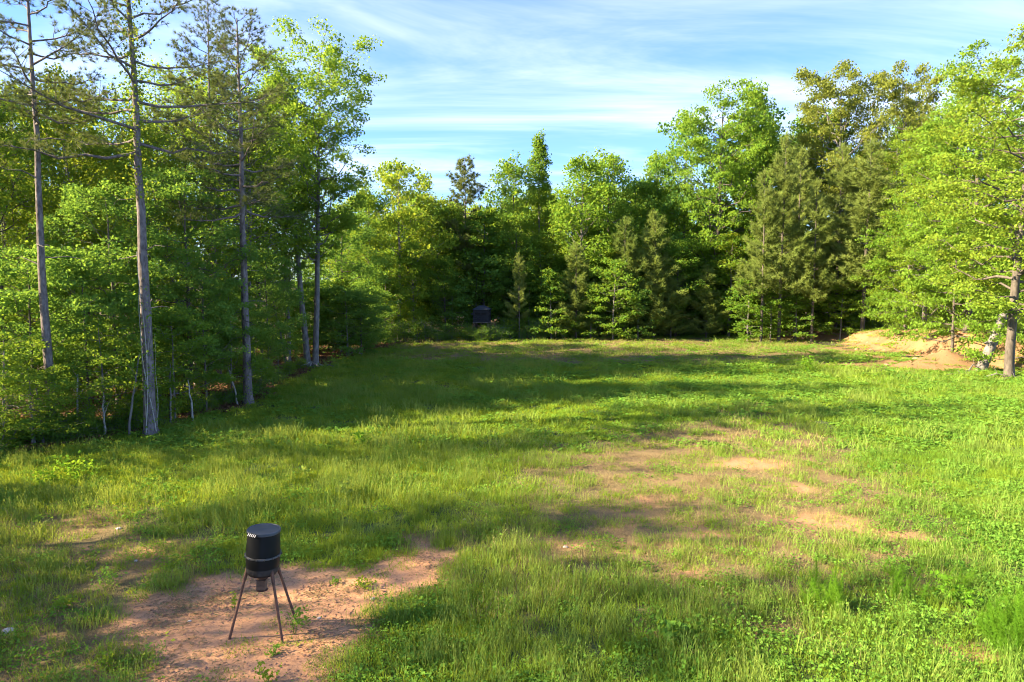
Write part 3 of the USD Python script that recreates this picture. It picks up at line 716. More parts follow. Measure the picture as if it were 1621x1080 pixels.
def shrubs(pts, forms, label, group, seed, h=(.8, 1.6)):
    r = np.random.default_rng(seed)
    for px, d in pts:
        place(forms[r.integers(len(forms))], 'shrub', label, 'shrub', px, d + r.normal() * .3, w=r.uniform(.8, 1.2), group=group, h=r.uniform(*h))
shrubs([(p, dd) for p, dd in zip(np.linspace(545, 1190, 40), np.interp(np.linspace(545, 1190, 40), [545, 620, 810, 1000, 1190], [62, 70, 73.2, 75.6, 80.6])) if not 722 < p < 800], ['shrub_a', 'shrub_b', 'shrub_a'], 'low shaded shrub at the foot of the far treeline', 'shrubs along the far treeline', 401, (1.0, 2.6))
shrubs([(735, 71.6), (752, 71.4), (772, 71.5), (790, 71.6), (762, 70.8)], ['shrub_a', 'shrub_b'], 'small shrub growing in front of the box blind', 'shrubs before the blind', 404, (1.5, 1.9))
lp = np.linspace(-40, 470, 30)
shrubs(list(zip(lp, np.interp(lp, [-40, 0, 237, 392, 480], [23.8, 25.2, 29, 36.3, 49]))), ['shrub_a', 'shrub_b'], 'low leafy shrub at the foot of the left-hand wood', 'shrubs along the left wood', 402, (.5, 1.6))
shrubs([(p, dd) for p, dd in zip(np.linspace(1240, 1660, 22), np.interp(np.linspace(1240, 1660, 22), [1240, 1400, 1520, 1660], [80, 69, 60, 49]))], ['shrub_b', 'shrub_c'], 'leafy shrub on the crest of the clay bank', 'shrubs on the clay bank', 403, (.8, 1.8))

# trees of the left-hand wood beyond the picture's left border, which shade the field
SHADE = [('open_a', -26, 8, 15, 0.90), ('open_b', -25, 12.0, 17, 1.00), ('open_b', -27, 13.4, 21, .65), ('open_a', -26, 9.8, 16.5, 0.90), ('open_a', -28, 14.4, 17.5, 0.85), ('pine_tall', -31, 16.2, 21, .8), ('open_a', -24, 16.6, 12, 0.70), ('open_b', -27, 18.4, 19, 0.85), ('open_b', -33, 17.2, 21, 0.90),
         ('under_a', -23, 22.0, 6.5, .8), ('under_c', -26, 22.6, 7, .8), ('open_a', -33, 4, 17, 0.90), ('open_a', -36, 11, 18, 0.90),
         ('open_b', -25, 26.4, 16.0, 0.72), ('open_a', -22.5, 24.0, 15.5, 0.70), ('open_a', -23, 26.8, 16.5, 0.70), ('open_b', -30, 26.8, 21, 0.85), ('under_c', -30, 30.5, 8, .9), ('under_a', -26, 31.5, 7, .9),
         ('open_b', -30.5, 36.8, 24, 0.70), ('open_b', -31, 38.6, 26, 0.90), ('pine_tall', -34, 37.0, 27, .8), ('open_a', -40, 36.5, 18, 0.80), ('open_b', -31, 47, 15, 0.80), ('open_a', -36, 51, 18, 0.80), ('open_b', -39, 50, 26, 0.90), ('open_a', -40, 60, 18, 0.90)]
for fm, x, y, h, w in SHADE:
    y -= 5.0
    place(fm, BT if 'pine' not in fm else PT, 'tree of the left-hand wood beyond the border of the view', 'tree', 0, y, w=w, group='trees outside the view', h=h, x=x)

# ------------------------------------------------------------------ low growth of the clearing
G = {
    'turf': leaf_look('grass_blade', (0.070, 0.170, 0.020), (0.190, 0.285, 0.030), (0.58, 0.58, 0.03), .35, .5, .22),
    'tall': leaf_look('seed_grass', (0.085, 0.180, 0.026), (0.225, 0.300, 0.062), (0.54, 0.54, 0.07), .35, .55, .3),
    'dry': leaf_look('straw', (0.150, 0.125, 0.050), (0.300, 0.240, 0.115), (0.36, 0.30, 0.12), .25, .7, .3),
    'weed': leaf_look('weed_leaf', (0.070, 0.175, 0.024), (0.150, 0.275, 0.040), (0.44, 0.56, 0.04), .33, .5, .25),
    'fern': leaf_look('feathery_leaf', (0.060, 0.160, 0.012), (0.140, 0.270, 0.022), (0.40, 0.54, 0.03), .38, .5, .3),
    'litter': leaf_look('dead_leaf', (0.090, 0.050, 0.026), (0.240, 0.140, 0.080), (0.2, 0.1, 0.05), .1, .8, .6),
}

def blades(mb, n, R, h0, h1, w, rng, bend=.5, heads=False):
    ang, rr = rng.uniform(0, 6.28, n), R * np.sqrt(rng.random(n))
    b = np.c_[rr * np.cos(ang), rr * np.sin(ang), np.full(n, -.02)]
    hgt = rng.uniform(h0, h1, n)
    az = rng.uniform(0, 6.28, n)
    d = np.c_[np.cos(az), np.sin(az), np.zeros(n)]
    bd = (bend * rng.uniform(.15, 1, n) * hgt)[:, None]
    mid = b + [0, 0, 1] * hgt[:, None] * .6 + d * bd * .35
    tip = b + [0, 0, 1] * (hgt * (1 - .25 * bend))[:, None] + d * bd
    fa = rng.uniform(0, 6.28, n)
    s = np.c_[np.cos(fa), np.sin(fa), np.zeros(n)] * (w * rng.uniform(.6, 1.3, n))[:, None] * .5
    k = np.arange(n)[:, None] * 5
    mb.add(np.stack([b - s, b + s, mid - s * .8, mid + s * .8, tip], 1).reshape(-1, 3), np.vstack([k + [0, 1, 3], k + [0, 3, 2], k + [2, 3, 4]]))
    if heads:
        hd = tip - (tip - mid) * .35
        s2 = unit(s) * .007
        k = np.arange(n)[:, None] * 4
        mb.add(np.stack([hd, (hd + tip) / 2 + s2, tip + (tip - mid) * .12, (hd + tip) / 2 - s2], 1).reshape(-1, 3), np.vstack([k + [0, 1, 2], k + [0, 2, 3]]))

def tuft(kind, seed, far=False):
    rng, mb, f = np.random.default_rng(seed), MB(), (1.7 if far else 1.0)
    if kind == 'turf':
        blades(mb, 105, .30, .05, .21, .011 * f, rng, .7)
        blades(mb, 9, .26, .2, .38, .009 * f, rng, .6)
        blades(mb, 22, .30, .04, .16, .008 * f, rng, 1.3)
    elif kind == 'tall':
        blades(mb, 34, .32, .22, .55, .008 * f, rng, .30, True)
        blades(mb, 50, .26, .08, .28, .010 * f, rng, .6)
    elif kind == 'dry':
        blades(mb, 80, .32, .04, .18, .007 * f, rng, 1.1)
        blades(mb, 7, .25, .2, .5, .006 * f, rng, .4, True)
    elif kind == 'weed':
        n = 150
        C = np.c_[rng.normal(size=(n, 2)) * .19, rng.uniform(.02, .20, n)]
        leaf_quads(mb, C, .055 * (1.5 if far else 1), rng, 1.2)
        blades(mb, 14, .2, .05, .24, .006 * f, rng, .4)
    elif kind == 'fern':
        for _ in range(9):
            p = np.r_[rng.normal(size=2) * .16, 0]
            h = rng.uniform(.3, .75)
            c = np.array([p, p + [rng.normal() * .04, rng.normal() * .04, h * .5], p + [rng.normal() * .09, rng.normal() * .09, h]])
            mb.add(*tube(c, [.006, .005, .003], 3))
            for u in np.linspace(.25, 1, 13):
                q = np.array([np.interp(u, [0, .5, 1], c[:, x]) for x in range(3)])
                needles(mb, q[None], np.array([[0, 0, .7]]), 11, .15 * (1.25 - u) + .05, .007 * f, rng, .9)
    return mb

def scatter(name, label, mat, kinds, pts, scales, zs, seed):
    """One PointInstancer of tufts: what nobody could count."""
    rng = np.random.default_rng(seed)
    path = f'/World/{name}'
    pi = UsdGeom.PointInstancer.Define(stage, path)
    protos = []
    for k, mb in enumerate(kinds):
        q = usdkit.mesh(stage, f'{path}/forms/{name}_{k:03d}', mb.arr(), mat)
        protos.append(q.GetPath())
    pi.CreatePrototypesRel().SetTargets(protos)
    n = len(pts)
    pi.CreateProtoIndicesAttr(Vt.IntArray.FromNumpy(rng.integers(0, len(kinds), n).astype(np.int32)))
    pi.CreatePositionsAttr(Vt.Vec3fArray.FromNumpy(np.c_[pts, height(pts)].astype(np.float32)))
    a = rng.uniform(0, 2 * np.pi, n)
    tx, ty = rng.normal(size=n) * .06, rng.normal(size=n) * .06
    q = np.c_[np.cos(a / 2), tx, ty, np.sin(a / 2)]
    q /= np.linalg.norm(q, axis=1, keepdims=True)
    pi.CreateOrientationsAttr(Vt.QuathArray([Gf.Quath(*map(float, x)) for x in q]))
    pi.CreateScalesAttr(Vt.Vec3fArray.FromNumpy(np.c_[scales, scales, zs].astype(np.float32)))
    tag(pi.GetPrim(), label, name.replace('_', ' '), kind='stuff')

grng = np.random.default_rng(500)
def candidates(d0, d1, dens):
    """Even random ground points between two distances in the wedge that can be seen (with a margin)."""
    w0 = d1 * .92 + 2
    n = int((d1 - d0) * 2 * w0 * dens)
    Pn = np.c_[grng.uniform(-w0, w0, n), grng.uniform(d0, d1, n)]
    return Pn[np.abs(Pn[:, 0]) < Pn[:, 1] * .88 + 1.5]

bands = [(8.5, 16, 34, 1.0), (16, 25, 20, 1.25), (25, 42, 9, 1.75), (42, 84, 4.5, 2.4)]
pool = {k: ([], [], []) for k in ('turf', 'tall', 'dry', 'weed', 'fern', 'turf_far', 'tall_far', 'dry_far', 'weed_far', 'fern_far')}
for d0, d1, dens, sc in bands:
    C = candidates(d0, d1, dens)
    clay, litter, dry = soil(C)
    n1, n2, n3 = fb(C, .22, 41), fb(C, .8, 42), fb(C, .13, 43)
    keep = (1 - np.clip(clay * 1.35 - .25 + .9 * (n2 - .5), 0, .96)) * (1 - np.clip(litter * 1.3, 0, .97)) * np.clip(.30 + 1.5 * (n2 - .22), .2, 1)
    keep *= 1 - .50 * dry
    k = grng.random(len(C)) < keep
    C, clay, litter, dry, n1, n2, n3 = C[k], clay[k], litter[k], dry[k], n1[k], n2[k], n3[k]
    u = grng.random(len(C))
    fern_zone = np.clip(1.2 - np.hypot((C[:, 0] - 8.4) / 2.8, (C[:, 1] - 12.0) / 2.6), 0, 1) * np.clip((n2 - .5) * 9, 0, 1)
    pd = np.clip(dry * .60, 0, .8)
    pt = np.clip(.14 + .8 * (n1 - .48) + .28 * dry, .02, .6)
    pw = np.clip(.20 + 1.3 * (.52 - n3), .05, .6)
    kind = np.where(u < pd, 0, np.where(u < pd + (1 - pd) * pt, 1, np.where(grng.random(len(C)) < pw, 2, 3)))
    kind = np.where((grng.random(len(C)) < fern_zone * .3) & (d0 < 20), 4, kind)
    far = d0 >= 25
    s = sc * grng.uniform(.75, 1.3, len(C))
    zsc = .88 * (.62 + .9 * n1 + .5 * (n2 - .5)) * (1 - .45 * np.clip(clay * 1.5, 0, 1)) * (1 - .35 * dry) * grng.uniform(.75, 1.25, len(C)) * (1.0 if d0 < 25 else .9)
    for q, nm in enumerate(('dry', 'tall', 'weed', 'turf', 'fern')):
        j = kind == q
        nm2 = nm + '_far' if far else nm
        for lst, val in zip(pool[nm2], (C[j], s[j], zsc[j])):
            lst.append(val)
LAB = {'turf': ('grass', 'short green grass covering the near part of the clearing'), 'tall': ('seed_grass', 'pale taller seeding grass among the near turf'),
       'dry': ('dry_grass', 'straw-coloured dry grass on the thin near ground'), 'weed': ('ground_weeds', 'small round-leaved weeds between the near grass'),
       'fern': ('feathery_weeds', 'bright feathery weeds in the near right corner of the clearing'), 'turf_far': ('grass', 'green grass of the farther half of the clearing'),
       'tall_far': ('seed_grass', 'pale seeding grass of the farther half of the clearing'), 'dry_far': ('dry_grass', 'yellowed short grass towards the far treeline'),
       'weed_far': ('ground_weeds', 'leafy weeds of the farther half of the clearing')}
for q, (nm, (a, b, c)) in enumerate(pool.items()):
    if not a or not sum(map(len, a)):
        continue
    base, lab = LAB[nm]
    kd = nm.split('_')[0]
    path = base if not nm.endswith('_far') else base + '_001'
    scatter(path, lab, G[kd], [tuft(kd, 510 + q * 10 + i, nm.endswith('_far')) for i in range(4)], np.vstack(a), np.concatenate(b), np.concatenate(c), 600 + q)

# clay crumbs and dead leaves
def rock(seed, flat=.7):
    r = np.random.default_rng(seed)
    import trimesh
    m_ = trimesh.creation.icosphere(1, 1.0)
    v = m_.vertices * (1 + .35 * (meshkit.noise(m_.vertices * 1.7 + seed, seed)[:, None] - .5)) * [1, r.uniform(.7, 1), flat]
    return np.asarray(v), np.asarray(m_.faces)
clay_mat = plain('clay_lump', (0.17, 0.085, 0.048), (0.36, 0.20, 0.115), 1.5, .95, .3)
stone_mat = plain('pale_stone', (0.30, 0.25, 0.21), (0.55, 0.50, 0.45), 3.0, .85, .3)
C = np.c_[grng.uniform(-10, 0, 26000), grng.uniform(9.5, 17, 26000)]
C = C[grng.random(len(C)) < soil(C)[0] ** 1.2 * (.25 + 1.1 * np.clip(fb(C, .9, 61) - .35, 0, 1))]
s = .007 + .034 * grng.random(len(C)) ** 4
scatter('clay_crumbs', 'small crumbs of red clay strewn over the bare patch', clay_mat, [MB().add(*rock(700 + i)) for i in range(3)], C, s, s * .7, 710)
C = np.c_[grng.uniform(-11, 1, 9000), grng.uniform(9.3, 18, 9000)]
C = C[grng.random(len(C)) < np.clip(soil(C)[0] * 1.3, 0, 1) * np.clip(.1 + 1.6 * (fb(C, 1.1, 62) - .42), 0, 1)]
mb = MB(); lr = np.random.default_rng(719)
for _ in range(9):
    a0, l0, c0 = lr.uniform(0, 6.28), lr.uniform(.05, .16), np.r_[lr.normal(size=2) * .16, .012]
    e0 = np.array([math.cos(a0), math.sin(a0), lr.normal() * .08]) * l0
    mb.add(*tube(np.array([c0 - e0 / 2, c0 + [0, 0, .006], c0 + e0 / 2]), [.0025, .003, .002], 3))
leaf_quads(mb, np.c_[lr.normal(size=(7, 2)) * .16, lr.uniform(.008, .02, 7)], .045, lr, 3.0)
scatter('dead_straw', 'bits of straw and dead leaves strewn over the bare clay', G['dry'], [mb], C, np.ones(len(C)), np.ones(len(C)), 723)
C = np.c_[grng.uniform(20, 42, 9000), grng.uniform(40, 84, 9000)]
C = C[grng.random(len(C)) < np.clip(soil(C)[0] - .25, 0, 1) * .7]
s = .05 + .24 * grng.random(len(C)) ** 4
scatter('clay_clods', 'broken clods of clay lying on the cut bank', clay_mat, [MB().add(*rock(705 + i)) for i in range(3)], C, s, s * .8, 711)
mb = MB(); rr = np.random.default_rng(730)
RP = np.array(FOOT[2:8], float)
for k in range(70):
    u = rr.uniform(0, len(RP) - 1.01); q = RP[int(u)] + (RP[int(u) + 1] - RP[int(u)]) * (u % 1)
    tn = RP[int(u) + 1] - RP[int(u)]; nr_ = np.array([-tn[1], tn[0]]) / np.hypot(*tn) * -1
    p0 = q + nr_ * rr.uniform(1.2, 2.6); p1 = q + nr_ * rr.uniform(-.6, .8) + rr.normal(size=2) * .9
    w = np.linspace(0, 1, 7)[:, None]; c = p0 + (p1 - p0) * w + rr.normal(size=(7, 2)) * .08
    mb.add(*tube(np.c_[c, height(c) + .05 + .08 * rr.random(7)], np.linspace(.035, .010, 7) * rr.uniform(.5, 1.2), 4))
tag(mb.build('bank_roots', BARK['dark'], '/World', True), 'bare roots hanging down the cut face of the clay bank', 'roots', kind='stuff')
C = np.c_[grng.uniform(-24, -8, 9000), grng.uniform(22, 70, 9000)]
C = C[grng.random(len(C)) < soil(C)[1] * .8]
mb = MB(); lr = np.random.default_rng(720)
leaf_quads(mb, np.c_[lr.normal(size=(26, 2)) * .25, lr.uniform(.01, .05, 26)], .12, lr, 2.5)
scatter('leaf_litter', 'brown dead leaves under the left-hand trees', G['litter'], [mb], C, np.ones(len(C)), np.ones(len(C)), 721)

# ------------------------------------------------------------------ the barrel feeder on its tripod
drum = plain('black_drum_paint', (0.0025, 0.0026, 0.003), (0.006, 0.006, 0.0068), 3.0, .42, .05, spec=.16)
lid_mat = plain('lid_plastic', (0.020, 0.024, 0.030), (0.038, 0.044, 0.054), 5.0, .42, .06, spec=.5)
rust = plain('rusty_steel', (0.045, 0.022, 0.014), (0.13, 0.060, 0.036), 14.0, .8, .3)
zinc = plain('galvanised_ring', (0.025, 0.025, 0.025), (0.11, 0.11, 0.112), 9.0, .5, .1, metal=.4)
white = plain('white_print', (0.40, 0.41, 0.41), (0.55, 0.55, 0.55), 5.0, .6)
rustbox = plain('brown_steel_box', (0.055, 0.032, 0.022), (0.15, 0.088, 0.058), 8.0, .7, .2)
grime = plain('dusty_drum_foot', (0.007, 0.0065, 0.006), (0.024, 0.020, 0.017), 10.0, .7, .1)
feet = [ray_ground(363, 1014), ray_ground(447, 1018), ray_ground(469, 984)]
ctr = np.mean(feet, 0) + [-.10, .02]
fx, fy = ctr
fz = hz(fx, fy)
fd = thing('game_feeder', 'black barrel game feeder on three rusty tripod legs on bare clay', 'feeder', (fx, fy, fz))
zb, hb = 1.12, .80
tilt = math.radians(-3.5)
def tilted(v):
    v = np.asarray(v, float).copy()
    x, z = v[:, 0].copy(), v[:, 2] - zb
    v[:, 0] = x * math.cos(tilt) - z * math.sin(tilt) - .0
    v[:, 2] = x * math.sin(tilt) + z * math.cos(tilt) + zb
    return v
def tmb(parts):
    mb = MB()
    for v, f in parts:
        mb.add(tilted(v), f)
    return mb
R0 = .292
body = [(.0, zb), (.20, zb), (.245, zb + .012), (.262, zb + .05)] + [(R0 - .022 + .022 * math.sin(min(1, u * 2.4) * math.pi / 2) - .022 * max(0, u - .42) / .58, zb + .07 + u * (hb - .09)) for u in np.linspace(0, 1, 18)] + [(.262, zb + hb)]
tmb([lathe(body, 48)]).build('barrel', drum, fd, 40)
tmb([lathe([(.2675, zb + .052), (.2790, zb + .10), (.2845, zb + .155)], 48)]).build('dusty_lower_band', grime, fd, True)
lid = tmb([lathe([(.262, zb + hb - .035), (.283, zb + hb - .035), (.286, zb + hb - .03), (.286, zb + hb + .004), (.280, zb + hb + .012), (.268, zb + hb + .013), (.262, zb + hb + .006), (.05, zb + hb + .016), (0, zb + hb + .017)], 48)]).build('lid', lid_mat, fd, 30)
ringz = zb + .36
tmb([lathe([(R0 - .004, ringz - .016), (R0 + .014, ringz - .014), (R0 + .016, ringz), (R0 + .014, ringz + .014), (R0 - .004, ringz + .016)], 48)]).build('clamp_ring', zinc, fd, 30)
for k in range(14):
    a = k * 2 * math.pi / 14 + .2
    tmb([box(math.cos(a) * (R0 + .018), math.sin(a) * (R0 + .018), ringz, .020, .020, .022)]).build('bolt', zinc, fd)
# printed plate with white slashes at the lid's front edge
pa = math.radians(-112)
def facing(v, r, z):
    v = np.asarray(v, float)
    e, n_ = np.array([-math.sin(pa), math.cos(pa), 0]), np.array([math.cos(pa), math.sin(pa), 0])
    return e * v[:, :1] + n_ * (r + v[:, 1:2]) + np.array([0, 0, 1.0]) * (z + v[:, 2:3])
plate_v, plate_f = box(0, 0, 0, .20, .010, .060)
plate = tmb([(facing(plate_v, .289, zb + hb - .012), plate_f)]).build('latch_plate', drum, fd)
for k in range(5):
    v, f = box(0, 0, 0, .016, .004, .052)
    v = np.asarray(v); v[:, 0] += v[:, 2] * .55
    tmb([(facing(v + [-.076 + k * .038, 0, 0], .297, zb + hb - .012), f)]).build('slash_mark', white, plate)
tmb([lathe([(.20, zb - .002), (.12, zb - .05), (.055, zb - .10), (.05, zb - .13)], 32)]).build('funnel', rust, fd, True)
tmb([box(.0, -.02, zb - .195, .15, .13, .17), box(.0, -.02, zb - .105, .165, .145, .012)]).build('motor_box', rustbox, fd)
tmb([lathe([(0, zb - .305), (.10, zb - .305), (.105, zb - .297), (0, zb - .295)], 28)]).build('spinner_plate', rust, fd, 30)
for q, f_ in enumerate(feet):
    fl = np.array([f_[0] - fx, f_[1] - fy, hz(*f_) - fz])
    az = math.atan2(fl[1], fl[0])
    topp = tilted(np.array([[math.cos(az) * .245, math.sin(az) * .245, zb + .16]]))[0]
    low = fl - (topp - fl) * .03
    lg = MB().add(*tube(np.array([topp, topp * .5 + low * .5, low]), .0235, 10)).build('leg', rust, fd, 40)
    MB().add(*tube(np.array([topp + (low - topp) * .02, topp + (low - topp) * .19]), .030, 10)).build('leg_socket', rust, lg, 40)
    MB().add(*lathe([(0, .0), (.045, .0), (.045, .008), (.02, .012), (.02, .03)], 14)).build('foot_plate', rust, lg, 40) if False else None

# ------------------------------------------------------------------ the box blind under the far trees
bx, by = spot(763, 73.0)
bz = hz(bx, by)
navy = plain('dark_siding', (0.007, 0.008, 0.012), (0.016, 0.018, 0.026), 4.0, .6)
roofm = plain('dark_roofing', (0.022, 0.027, 0.036), (0.038, 0.045, 0.058), 4.0, .6)
slot = plain('dark_opening', (0.002, 0.002, 0.003), (0.004, 0.004, 0.005), 4.0, .5)
post = plain('weathered_post', (0.06, 0.052, 0.045), (0.14, 0.12, 0.10), 6.0, .9)
bl = thing('hunting_blind', 'dark navy elevated box blind with a low hipped roof under the far trees', 'blind', (bx, by, bz), -.12)
z0, z1, hw = top_z(510, 73.0) - bz, top_z(489.5, 73.0) - bz, 0.82
for x in (-1, 1):
    for y in (-1, 1):
        MB().add(*box(x * (hw - .08), y * (hw - .08), (z0 - .2) / 2, .12, .12, z0 + .2)).build('post', post, bl)
MB().add(*box(0, 0, z0, 2 * hw + .1, 2 * hw + .1, .10)).build('floor', post, bl)
nb = 7
for k in range(nb):
    zc = z0 + .05 + (k + .5) * (z1 - z0 - .05) / nb
    hh = (z1 - z0 - .05) / nb
    for nm, (cx, cy, sx, sy) in (('front', (0, -hw, 2 * hw, .04)), ('back', (0, hw, 2 * hw, .04)), ('left', (-hw, 0, .04, 2 * hw - .05)), ('right', (hw, 0, .04, 2 * hw - .05))):
        off = .010 * (k % 2)
        if k == 4 and nm == 'front':
            for sx_ in (-1, 1):
                MB().add(*box(sx_ * .82, cy - off, zc, .40, sy, hh - .015)).build('siding_board', navy, bl)
            MB().add(*box(0, cy, zc, .12, sy, hh - .015)).build('siding_board', navy, bl)
            MB().add(*box(0, cy + .06, zc, 2 * hw - .4, .02, hh)).build('window_slot', slot, bl)
        else:
            sg = (cx / hw if cx else 0, cy / hw if cy else 0)
            MB().add(*box(cx + sg[0] * off, cy + sg[1] * off, zc, sx, sy, hh - .015)).build('siding_board', navy, bl)
e = hw + .09
rv = np.array([[-e, -e, z1], [e, -e, z1], [e, e, z1], [-e, e, z1], [-.3, 0, z1 + .38], [.3, 0, z1 + .38], [-e, -e, z1 - .05], [e, -e, z1 - .05], [e, e, z1 - .05], [-e, e, z1 - .05]])
MB().add(rv, [[0, 1, 5], [0, 5, 4], [1, 2, 5], [2, 3, 4], [2, 4, 5], [3, 0, 4], [6, 8, 7], [6, 9, 8], [0, 6, 7], [0, 7, 1], [1, 7, 8], [1, 8, 2], [2, 8, 9], [2, 9, 3], [3, 9, 6], [3, 6, 0]]).build('roof', roofm, bl)
for x in (-.3, .3):
    MB().add(*box(hw * .2 + x, hw + .25, z0 / 2, .05, .05, z0 + .1)).build('ladder_rail', post, bl)
for k in range(5):
    MB().add(*box(hw * .2, hw + .25, .3 + k * .33, .56, .04, .05)).build('ladder_rung', post, bl)

# ------------------------------------------------------------------ dead wood
def branchy(name, label, cat, px, d, pts, radii, mat='pale', group=None, twigs=0, seed=0, part='stem', x=None, foliage=None):
    X, Y = spot(px, d)
    t_ = thing(name, label, cat, (X, Y, hz(X, Y) - .03), 0, group)
    r = np.random.default_rng(900 + seed)
    p = np.asarray(pts, float)
    tt = np.linspace(0, 1, max(7, len(p)))
    q = np.c_[tuple(np.interp(tt, np.linspace(0, 1, len(p)), p[:, k]) for k in range(3))]
    q[1:-1] += r.normal(size=(len(q) - 2, 3)) * .009 * np.linalg.norm(p[-1] - p[0])
    MB().add(*tube(q, np.interp(tt, [0, 1], radii), 9)).build(part, BARK[mat], t_, True)
    tips = [q[-1]]
    for k in range(twigs):
        u = r.uniform(.4, .95)
        s0 = np.array([np.interp(u, tt, q[:, x_]) for x_ in range(3)])
        d_ = unit(r.normal(size=3) + [0, 0, .5]) * r.uniform(.3, .8)
        MB().add(*tube(np.array([s0, s0 + d_ * .55 + [0, 0, .05], s0 + d_]), [radii[1] * .8, radii[1] * .5, .004], 4)).build('twig', BARK[mat], t_, True)
        tips.append(s0 + d_)
    if foliage:
        C_ = np.repeat(np.array(tips), 60, 0)
        mb_ = MB(); leaf_quads(mb_, C_ + r.normal(size=C_.shape) * [.25, .25, .14], .10, r, .8)
        mb_.build('foliage', L[foliage], t_)
    return t_
branchy('leaning_trunk', 'mottled grey tree trunk leaning to the right out of the clay mound', 'tree trunk', 1552, 47.6, [(0, 0, -.2), (.75, .3, 1.4), (1.5, .6, 2.9), (2.0, .8, 3.9)], (.36, .25), 'grey', None, 3, 1, 'trunk')
for k, (px, d, e, lab) in enumerate([(1500, 45.5, (1.9, .2, .12), 'long grey fallen branch on the grass below the leaning trunk'), (1560, 44.6, (1.3, -.5, .25), 'forked grey fallen branch touching the stout trunk on its near side'),
                                     (1585, 43.0, (1.6, .4, .10), 'pale fallen branch lying nearest the stout right-hand trunk'), (1535, 47.0, (1.1, .8, .45), 'short pale broken limb propped under the leaning trunk'),
                                     (512, 49.2, (.9, -.6, .30), 'pale dead branch leaning against the roots of the twin trunks'), (545, 56, (1.4, .5, .5), 'grey dead branch lying in the grass right of the twin trunks')]):
    branchy('fallen_branch', lab, 'branch', px, d, [(0, 0, .05), (e[0] * .5, e[1] * .5, e[2] + .05), (e[0], e[1], e[2] * .6 + .03)], (.06, .02), 'grey', None, 4, 20 + k, 'limb')
for k, (px, d, h, lean, mat, fol, lab) in enumerate([
        (120, 26.9, 2.6, .15, 'pale', 'mid', 'pale straight sapling halfway between leftmost pine and vine-wrapped pine'),
        (163, 27.3, 1.9, .05, 'pale', 'dark', 'short pale sapling just left of the vine-wrapped pine'),
        (203, 27.2, 3.4, .55, 'grey', 'mid', 'thin crooked sapling close by the vine-wrapped trunk'),
        (304, 30.2, 1.9, -.16, 'pale', None, 'broken pale snag leaning between the two front pines'),
        (375, 34.4, 1.8, -.35, 'pale', None, 'bare pale stick leaning beside the bare-trunked pine'),
        (52, 25.6, 2.2, -.12, 'grey', 'dark', 'grey sapling stem in the left corner, left one of two'),
        (66, 25.9, 2.4, -.2, 'grey', 'dark', 'grey sapling stem in the left corner, right one of two'),
        (268, 29.6, 2.7, .1, 'grey', 'mid', 'leafy sapling right of the vine-wrapped trunk'),
        (452, 52, 8.5, -1.6, 'dark', 'yellow', 'dark thin leaning tree left of the twin trunks')]):
    branchy('sapling' if fol else 'snag', lab, 'sapling' if fol else 'dead stem', px, d, [(0, 0, 0), (lean * .4, 0, h * .5), (lean, 0, h)], (.055 if h < 5 else .12, .022), mat, None, (5 if fol else 1), 40 + k, 'stem', None, fol)

# ------------------------------------------------------------------ single weeds, tufts and stones one can point to
def weed(px, py, h, w, mat, label, seed, leaf=.07, n=70, name='leafy_weed', nst=3):
    X, Y = ray_ground(px, py)
    r = np.random.default_rng(seed)
    t_ = thing(name, label, 'plant', (X, Y, hz(X, Y) - .01))
    sb, cl, C_ = MB(), MB(), []
    for k in range(nst):
        e_ = np.array([r.normal() * w * .35, r.normal() * w * .35, h * r.uniform(.75, 1)])
        c = curve(np.array([r.normal() * .02, r.normal() * .02, -.02]), e_, .02, r, 5, .04)
        sb.add(*tube(c, np.linspace(.007, .003, 5), 4))
        for u in np.linspace(.25, 1, max(3, n // (4 * nst))):
            q = np.array([np.interp(u, np.linspace(0, 1, 5), c[:, x_]) for x_ in range(3)])
            for _ in range(4):
                C_.append(q + r.normal(size=3) * [w * .28, w * .28, .03])
    leaf_quads(cl, np.maximum(np.array(C_), [-9, -9, .015]), leaf, r, .8)
    sb.build('stems', G['weed'], t_, True)
    cl.build('leaves', mat, t_)
weed(465, 1004, .55, .34, G['weed'], 'knee-high leafy weed in front of the feeder\'s rear leg', 801, .06, 140)
weed(435, 1036, .15, .20, G['weed'], 'little green weed on bare clay below the feeder', 802, .05, 90)
weed(249, 1056, .45, .24, G['tall'], 'yellowish weed with a thin stem on the clay left of the feeder', 803, .06, 60, nst=2)
weed(572, 930, .16, .36, G['turf'], 'flat green mat of weed right of the feeder', 804, .06, 160)
weed(533, 924, .10, .22, G['weed'], 'small dusty weed nearest the feeder on its right side', 805, .05, 60)
weed(167, 932, .42, .40, G['weed'], 'dense dark weed clump in the thin grass left of the feeder', 806, .06, 200)
weed(107, 962, .34, .34, G['turf'], 'green weed clump below the dense dark one', 807, .06, 140)
weed(478, 990, .10, .22, G['weed'], 'tiny weed right of the knee-high one', 808, .04, 60)
weed(1276, 590, 1.25, .7, G['fern'], 'waist-high leafy weed standing alone before the clay bank', 809, .16, 220, nst=5)
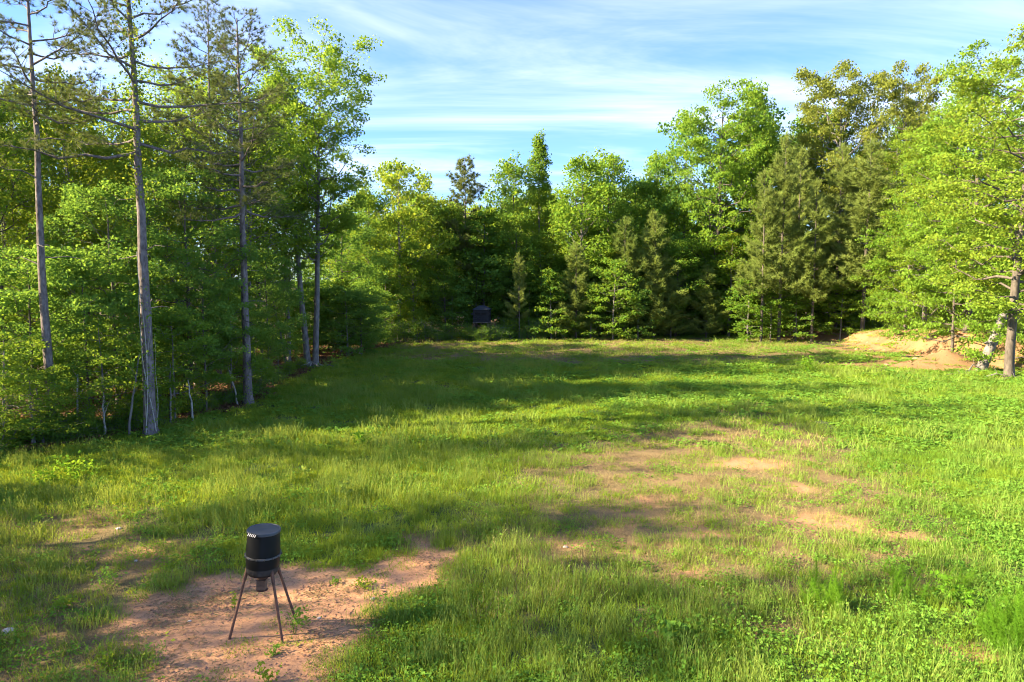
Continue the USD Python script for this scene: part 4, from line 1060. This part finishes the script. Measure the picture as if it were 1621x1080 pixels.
weed(1072, 1010, .34, .5, G['weed'], 'broad-leaved grey-green weed in the near grass', 810, .12, 120)
weed(488, 762, .55, .3, G['tall'], 'lone tall weed in shade above the feeder', 811, .09, 80, nst=2)
weed(548, 790, .65, .4, G['tall'], 'bushy upright weed in the sunlit strip above the feeder', 812, .09, 120)
weed(575, 712, .70, .5, G['fern'], 'bright leafy weed in the narrow sunlit strip', 813, .12, 130)
weed(130, 760, .8, .8, G['fern'], 'light green weed near the left-hand wood', 814, .12, 160)
weed(80, 765, .6, .6, G['fern'], 'low light green weed closest to the left-hand wood', 815, .12, 140)
weed(1520, 960, .55, .5, G['fern'], 'bright feathery weed in the near right corner', 816, .09, 200)
weed(1195, 590, .8, .7, G['fern'], 'leafy weed left of the waist-high lone one', 817, .15, 140)
weed(370, 962, .32, .10, G['turf'], 'thin upright grass spike left of the feeder leg', 818, .05, 40, nst=2)
weed(420, 1082, .3, .3, G['turf'], 'grass tuft on the clay at the near edge', 819, .06, 120)
weed(165, 1062, .3, .3, G['turf'], 'dark green tuft at the left end of the clay patch', 820, .06, 140)
weed(270, 905, .22, .4, G['turf'], 'low grass clump above the clay patch', 821, .06, 140)
srng = np.random.default_rng(850)
for k, (px, py, s_, lab) in enumerate([(12, 1002, .11, 'flat pale stone at the left margin of the thin grass'), (188, 838, .07, 'pinkish stone in the thin grass far left of the feeder'), (215, 890, .05, 'small pale stone upper left of the clay patch'),
                                       (590, 950, .05, 'pale stone at the right end of the clay patch'), (895, 868, .06, 'pale stone beside a small bare spot in mid-grass'), (505, 980, .04, 'small stone on clay right of the knee-high weed'),
                                       (300, 985, .04, 'small stone on clay left of the feeder'), (440, 693, .14, 'white stone in shade right of the bare-trunked pine'), (735, 825, .05, 'pale stone in the sunlit strip'), (1480, 1050, .05, 'reddish stone in the near right corner')]):
    X, Y = ray_ground(px, py)
    t_ = thing('stone', lab, 'stone', (X, Y, hz(X, Y)), srng.uniform(0, 6))
    v, f = rock(860 + k, .5)
    MB().add(v * s_ + [0, 0, s_ * .2], f).build('stone_body', stone_mat, t_, True)
